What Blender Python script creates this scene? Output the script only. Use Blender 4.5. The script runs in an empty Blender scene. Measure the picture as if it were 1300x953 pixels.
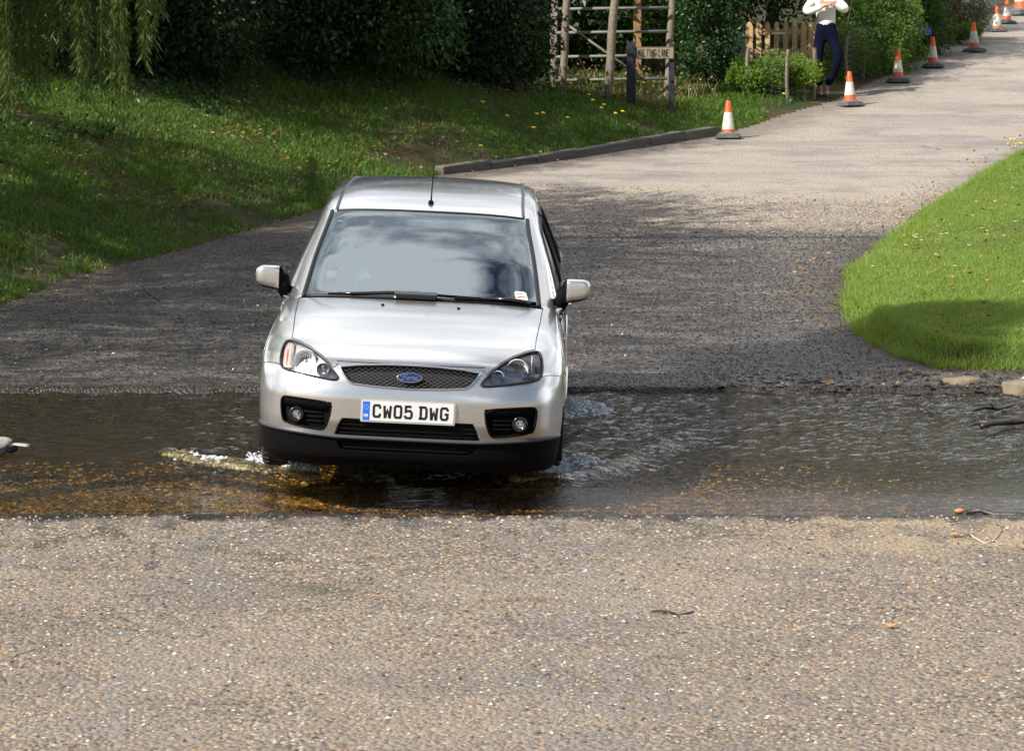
import bpy, math, random
import numpy as np
from mathutils import Vector, Matrix
from mathutils.bvhtree import BVHTree
rng = np.random.default_rng(7)
random.seed(7)
S = bpy.context.scene
C = S.collection

# ------------------------------------------------------------------ camera
PITCH = 0.11828
CAMZ = 2.75
cam = bpy.data.cameras.new('camera'); camo = bpy.data.objects.new('camera', cam); C.objects.link(camo)
cam.sensor_width = 36.0; cam.lens = 36.0*4000/1300; cam.clip_end = 3000; cam.clip_start = .1
camo.location = (0, 0, CAMZ); camo.rotation_euler = (math.pi/2-PITCH, 0, 0)
S.camera = camo
cam.dof.use_dof = True; cam.dof.focus_distance = 19.5; cam.dof.aperture_fstop = 14.0

# ------------------------------------------------------------------ light
SUN_EL = math.radians(40); SUN_AZ = math.radians(220)      # math angle of the direction TO the sun in the ground plane
sd = Vector((math.cos(SUN_AZ)*math.cos(SUN_EL), math.sin(SUN_AZ)*math.cos(SUN_EL), math.sin(SUN_EL)))
sl = bpy.data.lights.new('sun', 'SUN'); slo = bpy.data.objects.new('sun', sl); C.objects.link(slo)
sl.energy = 5.0; sl.angle = math.radians(.53); sl.color = (1, .95, .87)
slo.rotation_euler = sd.to_track_quat('Z', 'Y').to_euler()
W = bpy.data.worlds.new('World'); S.world = W; W.use_nodes = True
nt = W.node_tree; nt.nodes.clear()
wo = nt.nodes.new('ShaderNodeOutputWorld'); bg = nt.nodes.new('ShaderNodeBackground')
sky = nt.nodes.new('ShaderNodeTexSky'); sky.sky_type = 'NISHITA'; sky.sun_disc = False
sky.sun_elevation = SUN_EL; sky.sun_rotation = math.atan2(sd.x, sd.y); sky.air_density = 1.0; sky.dust_density = 1.5
tc = nt.nodes.new('ShaderNodeTexCoord'); nz = nt.nodes.new('ShaderNodeTexNoise'); nz.inputs['Scale'].default_value = 2.2
nz.inputs['Detail'].default_value = 7; nz.inputs['Roughness'].default_value = .55
mpw = nt.nodes.new('ShaderNodeMapping'); mpw.inputs['Scale'].default_value = (1, 1, 1.9); mpw.inputs['Location'].default_value = (.6, .2, .3)
rp = nt.nodes.new('ShaderNodeValToRGB'); rp.color_ramp.elements[0].position = .46; rp.color_ramp.elements[1].position = .60
mx = nt.nodes.new('ShaderNodeMix'); mx.data_type = 'RGBA'
nt.links.new(tc.outputs['Generated'], mpw.inputs['Vector']); nt.links.new(mpw.outputs['Vector'], nz.inputs['Vector'])
sxw = nt.nodes.new('ShaderNodeSeparateXYZ'); nt.links.new(tc.outputs['Generated'], sxw.inputs[0])      # more cloud over the lane, clearer behind the camera
mrw = nt.nodes.new('ShaderNodeMapRange'); mrw.inputs[1].default_value = -.35; mrw.inputs[2].default_value = .45; mrw.inputs[3].default_value = -.08; mrw.inputs[4].default_value = .17; nt.links.new(sxw.outputs[1], mrw.inputs[0])
adw = nt.nodes.new('ShaderNodeMath'); adw.operation = 'ADD'; nt.links.new(nz.outputs['Fac'], adw.inputs[0]); nt.links.new(mrw.outputs[0], adw.inputs[1]); nt.links.new(adw.outputs[0], rp.inputs['Fac']); nt.links.new(rp.outputs['Color'], mx.inputs['Factor'])
nt.links.new(sky.outputs['Color'], mx.inputs['A']); 
nz2 = nt.nodes.new('ShaderNodeTexNoise'); nz2.inputs['Scale'].default_value = 3.1; nz2.inputs['Detail'].default_value = 9; nz2.inputs['Roughness'].default_value = .6; nt.links.new(mpw.outputs['Vector'], nz2.inputs['Vector'])
rp2 = nt.nodes.new('ShaderNodeValToRGB'); rp2.color_ramp.elements[0].position = .43; rp2.color_ramp.elements[1].position = .55
rp2.color_ramp.elements[0].color = (.40, .43, .48, 1); rp2.color_ramp.elements[1].color = (1, 1, 1, 1)
sc2 = nt.nodes.new('ShaderNodeMix'); sc2.data_type = 'RGBA'; sc2.blend_type = 'MULTIPLY'; sc2.inputs['Factor'].default_value = 1; sc2.inputs['B'].default_value = (18.5, 18.6, 19, 1)
nt.links.new(nz2.outputs['Fac'], rp2.inputs['Fac']); nt.links.new(rp2.outputs['Color'], sc2.inputs['A']); nt.links.new(sc2.outputs['Result'], mx.inputs['B'])
nt.links.new(mx.outputs['Result'], bg.inputs['Color']); bg.inputs['Strength'].default_value = .06
nt.links.new(bg.outputs['Background'], wo.inputs['Surface'])
S.view_settings.view_transform = 'Standard'; S.view_settings.look = 'None'
S.view_settings.gamma = 1; S.view_settings.exposure = 0.55
S.cycles.max_bounces = 8; S.cycles.transparent_max_bounces = 24; S.cycles.caustics_reflective = False; S.cycles.caustics_refractive = False
S.cycles.use_denoising = True

# ------------------------------------------------------------------ helpers
def tag(o, label=None, cat=None, group=None, kind=None):
    if label: o['label'] = label
    if cat: o['category'] = cat
    if group: o['group'] = group
    if kind: o['kind'] = kind
    return o

def link(name, me, mat=None, parent=None, loc=None):
    o = bpy.data.objects.new(name, me); C.objects.link(o)
    if mat is not None and me is not None:
        for m in (mat if isinstance(mat, (list, tuple)) else [mat]): me.materials.append(m)
    if parent is not None: o.parent = parent
    if loc is not None: o.location = loc
    return o

def empty(name, loc=(0, 0, 0), rz=0.0):
    o = bpy.data.objects.new(name, None); C.objects.link(o); o.location = loc; o.rotation_euler = (0, 0, rz)
    o.empty_display_size = .1
    return o

def npmesh(name, V, F, smooth=True, attrs=None):
    """V (n,3) array, F (m,3) or (m,4) array of indices"""
    V = np.asarray(V, np.float32); F = np.asarray(F, np.int32)
    me = bpy.data.meshes.new(name)
    me.vertices.add(len(V)); me.vertices.foreach_set('co', V.ravel())
    k = F.shape[1]
    me.loops.add(F.size); me.loops.foreach_set('vertex_index', F.ravel())
    me.polygons.add(len(F)); me.polygons.foreach_set('loop_start', np.arange(len(F), dtype=np.int32)*k)
    me.polygons.foreach_set('loop_total', np.full(len(F), k, np.int32))
    me.polygons.foreach_set('use_smooth', np.full(len(F), smooth))
    for a, d in (attrs or {}).items():
        at = me.attributes.new(a, 'FLOAT', 'POINT'); at.data.foreach_set('value', np.asarray(d, np.float32))
    me.update(calc_edges=True)
    return me

class MB:
    """collects polygons into one mesh"""
    def __init__(s): s.v = []; s.f = []; s.m = []
    def add(s, vs, fs, mi=0):
        n = len(s.v); s.v += [tuple(v) for v in vs]; s.f += [tuple(i+n for i in f) for f in fs]; s.m += [mi]*len(fs)
    def box(s, c, d, rot=None, mi=0, taper=1.0):
        x, y, z = d[0]/2, d[1]/2, d[2]/2; vs = []
        for sz in (-1, 1):
            t = taper if sz > 0 else 1
            for sx, sy in ((-1, -1), (1, -1), (1, 1), (-1, 1)):
                p = Vector((sx*x*t, sy*y*t, sz*z))
                if rot is not None: p = rot @ p
                vs.append(p+Vector(c))
        s.add(vs, [(3, 2, 1, 0), (4, 5, 6, 7), (0, 1, 5, 4), (1, 2, 6, 5), (2, 3, 7, 6), (3, 0, 4, 7)], mi)
    def tube(s, pts, r, n=8, cap=True, mi=0, squash=None):
        pts = [Vector(p) for p in pts]; N = len(pts)
        rs = list(r) if hasattr(r, '__len__') else [r]*N
        vs = []; fs = []
        prev = None
        for i, p in enumerate(pts):
            t = (pts[min(i+1, N-1)]-pts[max(i-1, 0)])
            if t.length < 1e-9: t = Vector((0, 0, 1))
            t.normalize()
            if prev is None:
                a = Vector((0, 0, 1)) if abs(t.z) < .9 else Vector((1, 0, 0))
                u = t.cross(a).normalized()
            else:
                u = (prev-t*prev.dot(t)).normalized()
            prev = u; w = t.cross(u)
            for k in range(n):
                an = 2*math.pi*k/n
                vs.append(p+(u*math.cos(an)+w*math.sin(an))*rs[i])
        for i in range(N-1):
            for k in range(n):
                a = i*n+k; b = i*n+(k+1) % n
                fs.append((a, b, b+n, a+n))
        if cap:
            fs.append(tuple(range(n-1, -1, -1))); fs.append(tuple((N-1)*n+k for k in range(n)))
        s.add(vs, fs, mi)
    def lathe(s, prof, n=24, c=(0, 0, 0), rot=None, mi=0):
        """prof: list of (r, z); axis z"""
        vs = []; fs = []
        for r, z in prof:
            for k in range(n):
                an = 2*math.pi*k/n
                p = Vector((r*math.cos(an), r*math.sin(an), z))
                if rot is not None: p = rot @ p
                vs.append(p+Vector(c))
        for i in range(len(prof)-1):
            for k in range(n):
                a = i*n+k; b = i*n+(k+1) % n
                fs.append((a, b, b+n, a+n))
        s.add(vs, fs, mi)
    def ball(s, c, r, nu=12, nv=8, mi=0, rot=None):
        r = r if hasattr(r, '__len__') else (r, r, r)
        vs = []; fs = []
        for j in range(nv+1):
            th = math.pi*j/nv
            for k in range(nu):
                an = 2*math.pi*k/nu
                p = Vector((r[0]*math.sin(th)*math.cos(an), r[1]*math.sin(th)*math.sin(an), r[2]*math.cos(th)))
                if rot is not None: p = rot @ p
                vs.append(p+Vector(c))
        for j in range(nv):
            for k in range(nu):
                a = j*nu+k; b = j*nu+(k+1) % nu
                fs.append((a, a+nu, b+nu, b))
        s.add(vs, fs, mi)
    def prism(s, poly, z0, z1, T=None, mi=0):
        """poly list of 2D pts extruded along z, T maps to 3D"""
        n = len(poly); T = T or (lambda p: p)
        vs = [T(Vector((p[0], p[1], z0))) for p in poly]+[T(Vector((p[0], p[1], z1))) for p in poly]
        fs = [tuple(range(n-1, -1, -1)), tuple(range(n, 2*n))]+[(i, (i+1) % n, n+(i+1) % n, n+i) for i in range(n)]
        s.add(vs, fs, mi)
    def build(s, name, mat, parent=None, loc=None, smooth=False, bevel=0, angle=None):
        me = bpy.data.meshes.new(name); me.from_pydata(s.v, [], s.f); me.update()
        o = link(name, me, mat, parent, loc)
        if len(set(s.m)) > 1: me.polygons.foreach_set('material_index', s.m)
        if smooth:
            me.polygons.foreach_set('use_smooth', [True]*len(me.polygons))
        if angle is not None:
            me.polygons.foreach_set('use_smooth', [True]*len(me.polygons))
            me.set_sharp_from_angle(angle=math.radians(angle))
        if bevel:
            b = o.modifiers.new('bevel', 'BEVEL'); b.width = bevel; b.segments = 2; b.limit_method = 'ANGLE'; b.angle_limit = math.radians(35)
        return o

# ------------------------------------------------------------------ materials
def mat(name, col, rough=.6, metal=0.0, spec=.5, coat=0.0, var=.0, vscale=8.0, bump=0.0, bscale=40.0, sss=0, emis=None, island=0.0, col2=None, trans=0.0, sheen=0.0, coord='Object'):
    m = bpy.data.materials.new(name); m.use_nodes = True
    t = m.node_tree; b = t.nodes['Principled BSDF']
    c = (*col, 1)
    b.inputs['Base Color'].default_value = c; b.inputs['Roughness'].default_value = rough; b.inputs['Metallic'].default_value = metal
    b.inputs['Specular IOR Level'].default_value = spec; b.inputs['Coat Weight'].default_value = coat; b.inputs['Coat Roughness'].default_value = .04
    if sheen: b.inputs['Sheen Weight'].default_value = sheen
    tcn = t.nodes.new('ShaderNodeTexCoord')
    fac = None
    if var or col2 or island:
        src = None
        n = t.nodes.new('ShaderNodeTexNoise'); n.inputs['Scale'].default_value = vscale; n.inputs['Detail'].default_value = 6; n.inputs['Roughness'].default_value = .65
        t.links.new(tcn.outputs[coord], n.inputs['Vector'])
        mr = t.nodes.new('ShaderNodeMapRange'); mr.inputs[1].default_value = .3; mr.inputs[2].default_value = .7
        t.links.new(n.outputs['Fac'], mr.inputs[0]); src = mr.outputs[0]
        if island:
            g = t.nodes.new('ShaderNodeNewGeometry'); mm = t.nodes.new('ShaderNodeMix'); mm.inputs[0].default_value = island
            t.links.new(src, mm.inputs[2]); t.links.new(g.outputs['Random Per Island'], mm.inputs[3]); src = mm.outputs[0]
        mc = t.nodes.new('ShaderNodeMix'); mc.data_type = 'RGBA'
        if col2 is None:
            a = tuple(x*(1-var) for x in col); d = tuple(min(1, x*(1+var)) for x in col)
        else: a, d = col, col2
        mc.inputs['A'].default_value = (*a, 1); mc.inputs['B'].default_value = (*d, 1)
        t.links.new(src, mc.inputs['Factor']); t.links.new(mc.outputs['Result'], b.inputs['Base Color'])
        if not island:
            rr = t.nodes.new('ShaderNodeMapRange'); rr.inputs[3].default_value = max(0, rough-.08); rr.inputs[4].default_value = min(1, rough+.08)
            t.links.new(src, rr.inputs[0]); t.links.new(rr.outputs[0], b.inputs['Roughness'])
    if bump:
        n2 = t.nodes.new('ShaderNodeTexNoise'); n2.inputs['Scale'].default_value = bscale; n2.inputs['Detail'].default_value = 5
        t.links.new(tcn.outputs[coord], n2.inputs['Vector'])
        bp = t.nodes.new('ShaderNodeBump'); bp.inputs['Strength'].default_value = bump; bp.inputs['Distance'].default_value = .01
        t.links.new(n2.outputs['Fac'], bp.inputs['Height']); t.links.new(bp.outputs['Normal'], b.inputs['Normal'])
    return m

def leafmat(name, c1, c2, rough=.5, transl=.35, vscale=1.2):
    """leaf: two tones mixed per leaf and by clump, some light through it"""
    m = mat(name, c1, rough=rough, col2=c2, island=.6, vscale=vscale, spec=.35)
    t = m.node_tree; b = t.nodes['Principled BSDF']; out = t.nodes['Material Output']
    tr = t.nodes.new('ShaderNodeBsdfTranslucent'); ms = t.nodes.new('ShaderNodeMixShader'); ms.inputs[0].default_value = transl
    src = b.inputs['Base Color'].links[0].from_socket
    hs = t.nodes.new('ShaderNodeMix'); hs.data_type = 'RGBA'; hs.blend_type = 'MULTIPLY'; hs.inputs['Factor'].default_value = 1
    hs.inputs['B'].default_value = (1.5, 1.45, .6, 1)
    t.links.new(src, hs.inputs['A']); t.links.new(hs.outputs['Result'], tr.inputs['Color'])
    t.links.new(b.outputs[0], ms.inputs[1]); t.links.new(tr.outputs[0], ms.inputs[2]); t.links.new(ms.outputs[0], out.inputs[0])
    return m

def glassmat(name, tint=(.85, .93, .9), ior=1.5, rough=0.0):
    m = bpy.data.materials.new(name); m.use_nodes = True; t = m.node_tree; t.nodes.clear()
    o = t.nodes.new('ShaderNodeOutputMaterial'); tr = t.nodes.new('ShaderNodeBsdfTransparent'); tr.inputs[0].default_value = (*tint, 1)
    g = t.nodes.new('ShaderNodeBsdfGlossy'); g.inputs['Roughness'].default_value = rough
    f = t.nodes.new('ShaderNodeFresnel'); f.inputs[0].default_value = ior
    ms = t.nodes.new('ShaderNodeMixShader')
    t.links.new(f.outputs[0], ms.inputs[0]); t.links.new(tr.outputs[0], ms.inputs[1]); t.links.new(g.outputs[0], ms.inputs[2]); t.links.new(ms.outputs[0], o.inputs[0])
    return m

# ------------------------------------------------------------------ terrain
_ry = np.array([-400, -20, 5, 12, 16.5, 22.1, 26, 30, 38, 43.5, 48, 52, 56, 66, 80, 100, 130, 200, 600], float)
_rz = np.array([1.5, .35, .2, .11, .035, .035, .17, .33, .72, 1.02, 1.4, 1.7, 1.95, 2.25, 2.6, 3.1, 3.9, 5.2, 9], float)
_fy = np.arange(-60, 140, .1); _fz = np.interp(_fy, _ry, _rz)
_k = np.hanning(31); _k /= _k.sum(); _fs = np.convolve(np.pad(_fz, 15, mode='edge'), _k, 'valid')
def road_z(y):
    y = np.asarray(y, float)
    s = np.where((y > -55) & (y < 135), np.interp(y, _fy, _fs), np.interp(y, _ry, _rz))
    return s
LEFT = np.array([(-400, 16), (-30, 21), (-14, 22.9), (-8, 24.3), (-5.6, 25.4), (-4.31, 26.43), (-3.94, 28.54), (-3.02, 30.93), (-2.11, 33.75), (-1.51, 35.52),
  (-.84, 37.5), (.49, 39.04), (1.97, 41.2), (2.72, 42.3), (3.3, 43.6), (4.0, 45.2), (4.75, 46.6), (5.5, 48.9), (6.3, 51.3), (7.35, 54.6), (8.9, 62.2), (9.8, 66.4), (10.8, 72), (12.5, 80), (20, 110), (60, 300), (60, 900), (-900, 900), (-900, 16)])
RIGHT = np.array([(400, 21.0), (30, 21.8), (8, 22.6), (4.6, 22.85), (3.74, 22.88), (3.19, 23.05), (2.95, 23.6), (2.80, 24.4), (2.77, 25.1), (2.84, 26.43), (3.11, 28.54), (3.57, 30.32), (4.46, 33.61), (5.54, 36.96), (6.49, 39.99),
  (8.2, 45), (10.2, 51), (12.4, 58), (15, 68), (18, 80), (26, 110), (68, 300), (68, 900), (900, 900), (900, 21)])
def sdist(P, poly):
    """signed distance, positive inside"""
    P = np.asarray(P, float); d2 = np.full(len(P), 1e18); ins = np.zeros(len(P), bool)
    x, y = P[:, 0], P[:, 1]; n = len(poly)
    for i in range(n):
        a = poly[i]; b = poly[(i+1) % n]; e = b-a
        t = np.clip(((x-a[0])*e[0]+(y-a[1])*e[1])/(e@e), 0, 1)
        d2 = np.minimum(d2, (x-a[0]-t*e[0])**2+(y-a[1]-t*e[1])**2)
        c = (a[1] <= y) != (b[1] <= y)
        if a[1] != b[1]:
            xi = a[0]+(y-a[1])/(b[1]-a[1])*e[0]; ins ^= c & (x < xi)
    d = np.sqrt(d2); return np.where(ins, d, -d)
def sm(t): t = np.clip(t, 0, 1); return t*t*(3-2*t)
def fnoise(x, y, s=1.0, seed=0):
    """cheap smooth noise from sines, about -1..1"""
    r = np.random.default_rng(seed); o = np.zeros_like(np.asarray(x, float))
    for k in range(7):
        a = r.uniform(0, 6.28); f = s*(.6+.35*k)*r.uniform(.8, 1.25); p = r.uniform(0, 6.28)
        o = o+np.sin((x*math.cos(a)+y*math.sin(a))*f+p+.8*np.sin(f*.7*(x*math.sin(a)-y*math.cos(a))+p*2))/(1+.25*k)
    return o/3.2
def ground(x, y, full=False):
    x = np.atleast_1d(np.asarray(x, float)).ravel(); y = np.atleast_1d(np.asarray(y, float)).ravel()
    P = np.stack([x, y], 1); h = road_z(y)
    sl_ = sdist(P, LEFT); sr = sdist(P, RIGHT)
    far = np.where(x > 1.2, 22.1-.0*x, 22.1)
    # stream bed: sharp near ledge at y 16.55, a slope up at the far side, a low muddy beach far right
    beach = 1.55*sm((x-.9)/2.6)
    near = sm((y-16.55-.03*fnoise(x, 0*x, 4, 61)-.02*fnoise(x, 0*x, 17, 62))/.10); fend = 22.1-.15-beach
    bed = near*(1-sm((y-(fend-1.3))/1.3))
    h = h-.16*bed-.05*near*(1-sm((y-22.07)/.05))
    h = h-.25*near*(1-sm((y-21.5)/1.5))*(sm((-x-6)/3)+sm((x-5)/3))
    s = np.maximum(sl_, 0)
    bank = .30*np.minimum(s, 4.3)*sm(s/.8)+.05*sm(s/.25)+.02*np.clip(s-4.3, 0, 40)
    bank = bank*(1+.12*fnoise(x, y, .9, 3)*sm(s))
    up = sm((y-41.5)/3); bank = bank*(1-.62*up)
    h = np.where(sl_ > 0, h+bank+.035*fnoise(x, y, 3, 5)*sm(s/1.0), h)
    r = np.maximum(sr, 0)
    h = np.where(sr > 0, h+.14*sm(r/.22)+.07*np.minimum(r, 6)+.012*fnoise(x, y, 3, 6)*sm(r/.4), h)
    h = h+.006*fnoise(x, y, 1.3, 8)*(sl_ < 0)*(sr < 0)*(y > 23)
    if full: return h, sl_, sr
    return h
def gz(x, y): return float(ground(x, y)[0])
_t = np.arange(8, 115, .02)
def G(u, v):
    """point of the ground seen at (u, v) of the 1300x953 photo"""
    a = (476.5-v)/4000; cp, sp = math.cos(PITCH), math.sin(PITCH)
    Y = _t*(cp+a*sp); Z = CAMZ+_t*(-sp+a*cp); X = _t*(u-650)/4000
    g = ground(X, Y); i = int(np.argmax(Z < g))
    return Vector((X[i], Y[i], g[i]))
def at(u, v, y):
    """point at depth y (metres along the ground) seen at (u, v)"""
    a = (476.5-v)/4000; cp, sp = math.cos(PITCH), math.sin(PITCH)
    t = y/(cp+a*sp); return Vector((t*(u-650)/4000, y, CAMZ+t*(-sp+a*cp)))
# ------------------------------------------------------------------ ground materials
class N:
    """tiny node-graph helper"""
    def __init__(s, name):
        s.m = bpy.data.materials.new(name); s.m.use_nodes = True; s.t = s.m.node_tree; s.b = s.t.nodes['Principled BSDF']; s.L = s.t.links.new
        s.pos = s.t.nodes.new('ShaderNodeTexCoord').outputs['Object']
    def node(s, typ, **kw):
        n = s.t.nodes.new(typ)
        for k, v in kw.items():
            if k in n.inputs or isinstance(k, int): n.inputs[k].default_value = v
            else: setattr(n, k, v)
        return n
    def noise(s, scale, detail=4, rough=.6, vec=None, mp=None):
        n = s.t.nodes.new('ShaderNodeTexNoise'); n.inputs['Scale'].default_value = scale; n.inputs['Detail'].default_value = detail; n.inputs['Roughness'].default_value = rough
        v = vec or s.pos
        if mp:
            m = s.t.nodes.new('ShaderNodeMapping'); m.inputs['Scale'].default_value = mp; s.L(v, m.inputs['Vector']); v = m.outputs[0]
        s.L(v, n.inputs['Vector']); return n.outputs['Fac']
    def vor(s, scale, out='Color', mp=None, rand=1):
        n = s.t.nodes.new('ShaderNodeTexVoronoi'); n.inputs['Scale'].default_value = scale; n.inputs['Randomness'].default_value = rand
        v = s.pos
        if mp:
            m = s.t.nodes.new('ShaderNodeMapping'); m.inputs['Scale'].default_value = mp; s.L(v, m.inputs['Vector']); v = m.outputs[0]
        s.L(v, n.inputs['Vector']); return n
    def ramp(s, src, stops, interp='LINEAR'):
        n = s.t.nodes.new('ShaderNodeValToRGB'); n.color_ramp.interpolation = interp; e = n.color_ramp.elements
        while len(e) > 1: e.remove(e[-1])
        e[0].position = stops[0][0]; e[0].color = (*stops[0][1], 1)
        for p, c in stops[1:]:
            q = e.new(p); q.color = (*c, 1)
        s.L(src, n.inputs[0]); return n.outputs[0]
    def mr(s, src, a, b, c=0, d=1, smooth=True):
        n = s.t.nodes.new('ShaderNodeMapRange'); n.interpolation_type = 'SMOOTHSTEP' if smooth else 'LINEAR'
        for i, v in ((1, a), (2, b), (3, c), (4, d)): n.inputs[i].default_value = v
        s.L(src, n.inputs[0]); return n.outputs[0]
    def math(s, op, a, b=None):
        n = s.t.nodes.new('ShaderNodeMath'); n.operation = op
        for i, v in ((0, a), (1, b)):
            if v is None: continue
            if isinstance(v, (int, float)): n.inputs[i].default_value = v
            else: s.L(v, n.inputs[i])
        return n.outputs[0]
    def mix(s, f, a, b, blend='MIX'):
        n = s.t.nodes.new('ShaderNodeMix'); n.data_type = 'RGBA'; n.blend_type = blend
        for k, v in (('Factor', f), ('A', a), ('B', b)):
            if isinstance(v, (int, float)): n.inputs[k].default_value = v
            elif isinstance(v, tuple): n.inputs[k].default_value = (*v, 1)
            else: s.L(v, n.inputs[k])
        return n.outputs['Result']
    def xyz(s):
        n = s.t.nodes.new('ShaderNodeSeparateXYZ'); s.L(s.pos, n.inputs[0]); return n.outputs
    def attr(s, name):
        n = s.t.nodes.new('ShaderNodeAttribute'); n.attribute_name = name; return n.outputs['Fac']
    def bump(s, h, dist, strength=1, prev=None):
        n = s.t.nodes.new('ShaderNodeBump'); n.inputs['Distance'].default_value = dist; n.inputs['Strength'].default_value = strength
        s.L(h, n.inputs['Height'])
        if prev is not None: s.L(prev, n.inputs['Normal'])
        return n.outputs[0]
    def set(s, **kw):
        names = dict(color='Base Color', rough='Roughness', normal='Normal', spec='Specular IOR Level', coat='Coat Weight', coatr='Coat Roughness')
        for k, v in kw.items():
            i = s.b.inputs[names[k]]
            if isinstance(v, (int, float)): i.default_value = v
            elif isinstance(v, tuple): i.default_value = (*v, 1)
            else: s.L(v, i)
        return s.m

def road_material():
    n = N('road surface'); X, Y, Z = n.xyz()
    big = n.noise(.55, 5, .6); mid = n.noise(3.2, 5, .65); fine = n.noise(60, 3, .6)
    wob = n.math('MULTIPLY', n.math('SUBTRACT', mid, .5), 1.6)
    Yw = n.math('ADD', n.math('ADD', Y, wob), n.math('MULTIPLY', n.math('SUBTRACT', big, .5), 5.0))
    v = n.vor(43, mp=(1, .75, 1)); v2 = n.vor(80, mp=(1, .8, 1)); v3 = n.vor(30, mp=(1.2, .8, 1))
    sep = n.t.nodes.new('ShaderNodeSeparateColor'); n.L(v.outputs['Color'], sep.inputs[0])
    sep2 = n.t.nodes.new('ShaderNodeSeparateColor'); n.L(v2.outputs['Color'], sep2.inputs[0])
    stone = n.ramp(sep.outputs[0], [(0, (.05, .047, .045)), (.10, (.12, .108, .098)), (.28, (.20, .18, .16)), (.50, (.28, .245, .205)), (.68, (.36, .28, .18)), (.78, (.42, .25, .12)), (.86, (.40, .36, .31)), (.955, (.52, .48, .43))], 'CONSTANT')
    small = n.ramp(sep2.outputs[1], [(0, (.07, .063, .057)), (.22, (.17, .152, .135)), (.55, (.25, .22, .185)), (.82, (.34, .25, .16)), (.94, (.5, .46, .41))], 'CONSTANT')
    useb = n.mr(sep.outputs[2], .42, .5); col = n.mix(useb, small, stone)
    binder = n.mix(mid, (.17, .15, .13), (.27, .235, .20)); edge = n.mr(v.outputs['Distance'], .42, .62)
    col = n.mix(n.math('MULTIPLY', edge, .6), col, binder)
    # far away the surface is a smoother pinkish chip seal
    farm = n.mr(Yw, 33.2, 36.2); fcol = n.mix(mid, (.44, .38, .32), (.54, .47, .40)); fcol = n.mix(.35, fcol, small)
    band = n.mr(n.noise(1.0, 4, .6, mp=(.25, 1.1, 1)), .5, .62); fcol = n.mix(n.math('MULTIPLY', band, .55), fcol, (.22, .205, .195))
    col = n.mix(n.math('MULTIPLY', farm, .8), col, fcol)
    # brown stained concrete strip with large gravel v 240..290
    gr = n.math('MULTIPLY', n.mr(Yw, 31.4, 31.9), n.mr(Yw, 35.2, 36.4, 1, 0)); col = n.mix(n.math('MULTIPLY', gr, .25), col, (.42, .33, .22))
    # pale sand by the near water edge on the right
    sand = n.math('MULTIPLY', n.math('MULTIPLY', n.mr(n.math('ADD', X, wob), .8, 2.4), n.mr(Yw, 15.0, 15.9)), n.mr(Y, 17, 17.5, 1, 0))
    col = n.mix(n.math('MULTIPLY', sand, .8), col, (.42, .325, .20))
    # dust film, large slow changes
    col = n.mix(n.math('MULTIPLY', n.mr(big, .40, .66), .6), col, (.33, .285, .24))
    col = n.mix(n.math('MULTIPLY', n.mr(n.noise(1.3, 5, .65, mp=(.7, 1, 1)), .48, .62), .5), col, (.17, .16, .152))
    nearm = n.mr(Y, 19, 21, 1, 0); col = n.mix(nearm, col, n.mix(1.0, col, (.85, .795, .725), 'MULTIPLY'))
    wm = n.math('ADD', Y, n.math('MULTIPLY', n.math('SUBTRACT', n.noise(5, 6, .7, mp=(1, .2, 1)), .5), .9)); wm = n.math('MULTIPLY', n.mr(wm, 16.34, 16.50), n.mr(Y, 17, 17.1, 1, 0)); col = n.mix(n.math('MULTIPLY', wm, .85), col, n.mix(1.0, col, (.36, .33, .27), 'MULTIPLY'))
    # worn wheel tracks, oil drips and a rusty stain on the near side
    for xt in (-1.45, .25):
        tw = n.mr(n.math('ABSOLUTE', n.math('SUBTRACT', n.math('ADD', X, n.math('MULTIPLY', wob, .25)), xt)), .38, .10); tw = n.math('MULTIPLY', tw, n.mr(n.noise(2.2, 4, .6), .35, .6)); tw = n.math('MULTIPLY', tw, n.mr(Y, 17, 17.2, 1, 0)); col = n.mix(n.math('MULTIPLY', tw, .32), col, (.155, .15, .15))
    sp = n.mr(n.noise(7.5, 6, .8, mp=(.7, 1, 1)), .60, .66); col = n.mix(n.math('MULTIPLY', sp, .65), col, (.07, .062, .052))
    dx_ = n.math('MULTIPLY', n.math('SUBTRACT', X, .10), 1.0); dy_ = n.math('MULTIPLY', n.math('SUBTRACT', Y, 13.95), 2.2); rr_ = n.math('SQRT', n.math('ADD', n.math('MULTIPLY', dx_, dx_), n.math('MULTIPLY', dy_, dy_)))
    col = n.mix(n.math('MULTIPLY', n.mr(n.math('ADD', rr_, n.math('MULTIPLY', wob, .25)), .22, .08), .6), col, (.13, .07, .04))
    crk = n.vor(.9, rand=1); crk.feature = 'DISTANCE_TO_EDGE'; ck = n.mr(n.math('ADD', crk.outputs['Distance'], n.math('MULTIPLY', wob, .03)), .006, .002); ck = n.math('MULTIPLY', ck, n.mr(n.noise(.8, 3), .5, .6)); col = n.mix(n.math('MULTIPLY', ck, .7), col, (.05, .045, .04))
    # algae blotches
    al = n.math('MULTIPLY', n.mr(n.noise(5.5, 6, .75, mp=(.55, 1, 1)), .55, .62), n.math('MULTIPLY', n.mr(X, .4, -.7), n.mr(Y, 12.9, 14.2)))
    al = n.math('MULTIPLY', al, n.mr(Y, 22, 22.5, 1, 0))
    col = n.mix(n.math('MULTIPLY', al, .8), col, (.085, .08, .035))
    # wetness between the ford and the dry road
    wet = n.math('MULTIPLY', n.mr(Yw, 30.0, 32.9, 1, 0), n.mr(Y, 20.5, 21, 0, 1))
    wr = n.mr(n.math('ADD', X, wob), 1.4, 3.0, 1, .55); wet = n.math('MULTIPLY', wet, wr)
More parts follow.
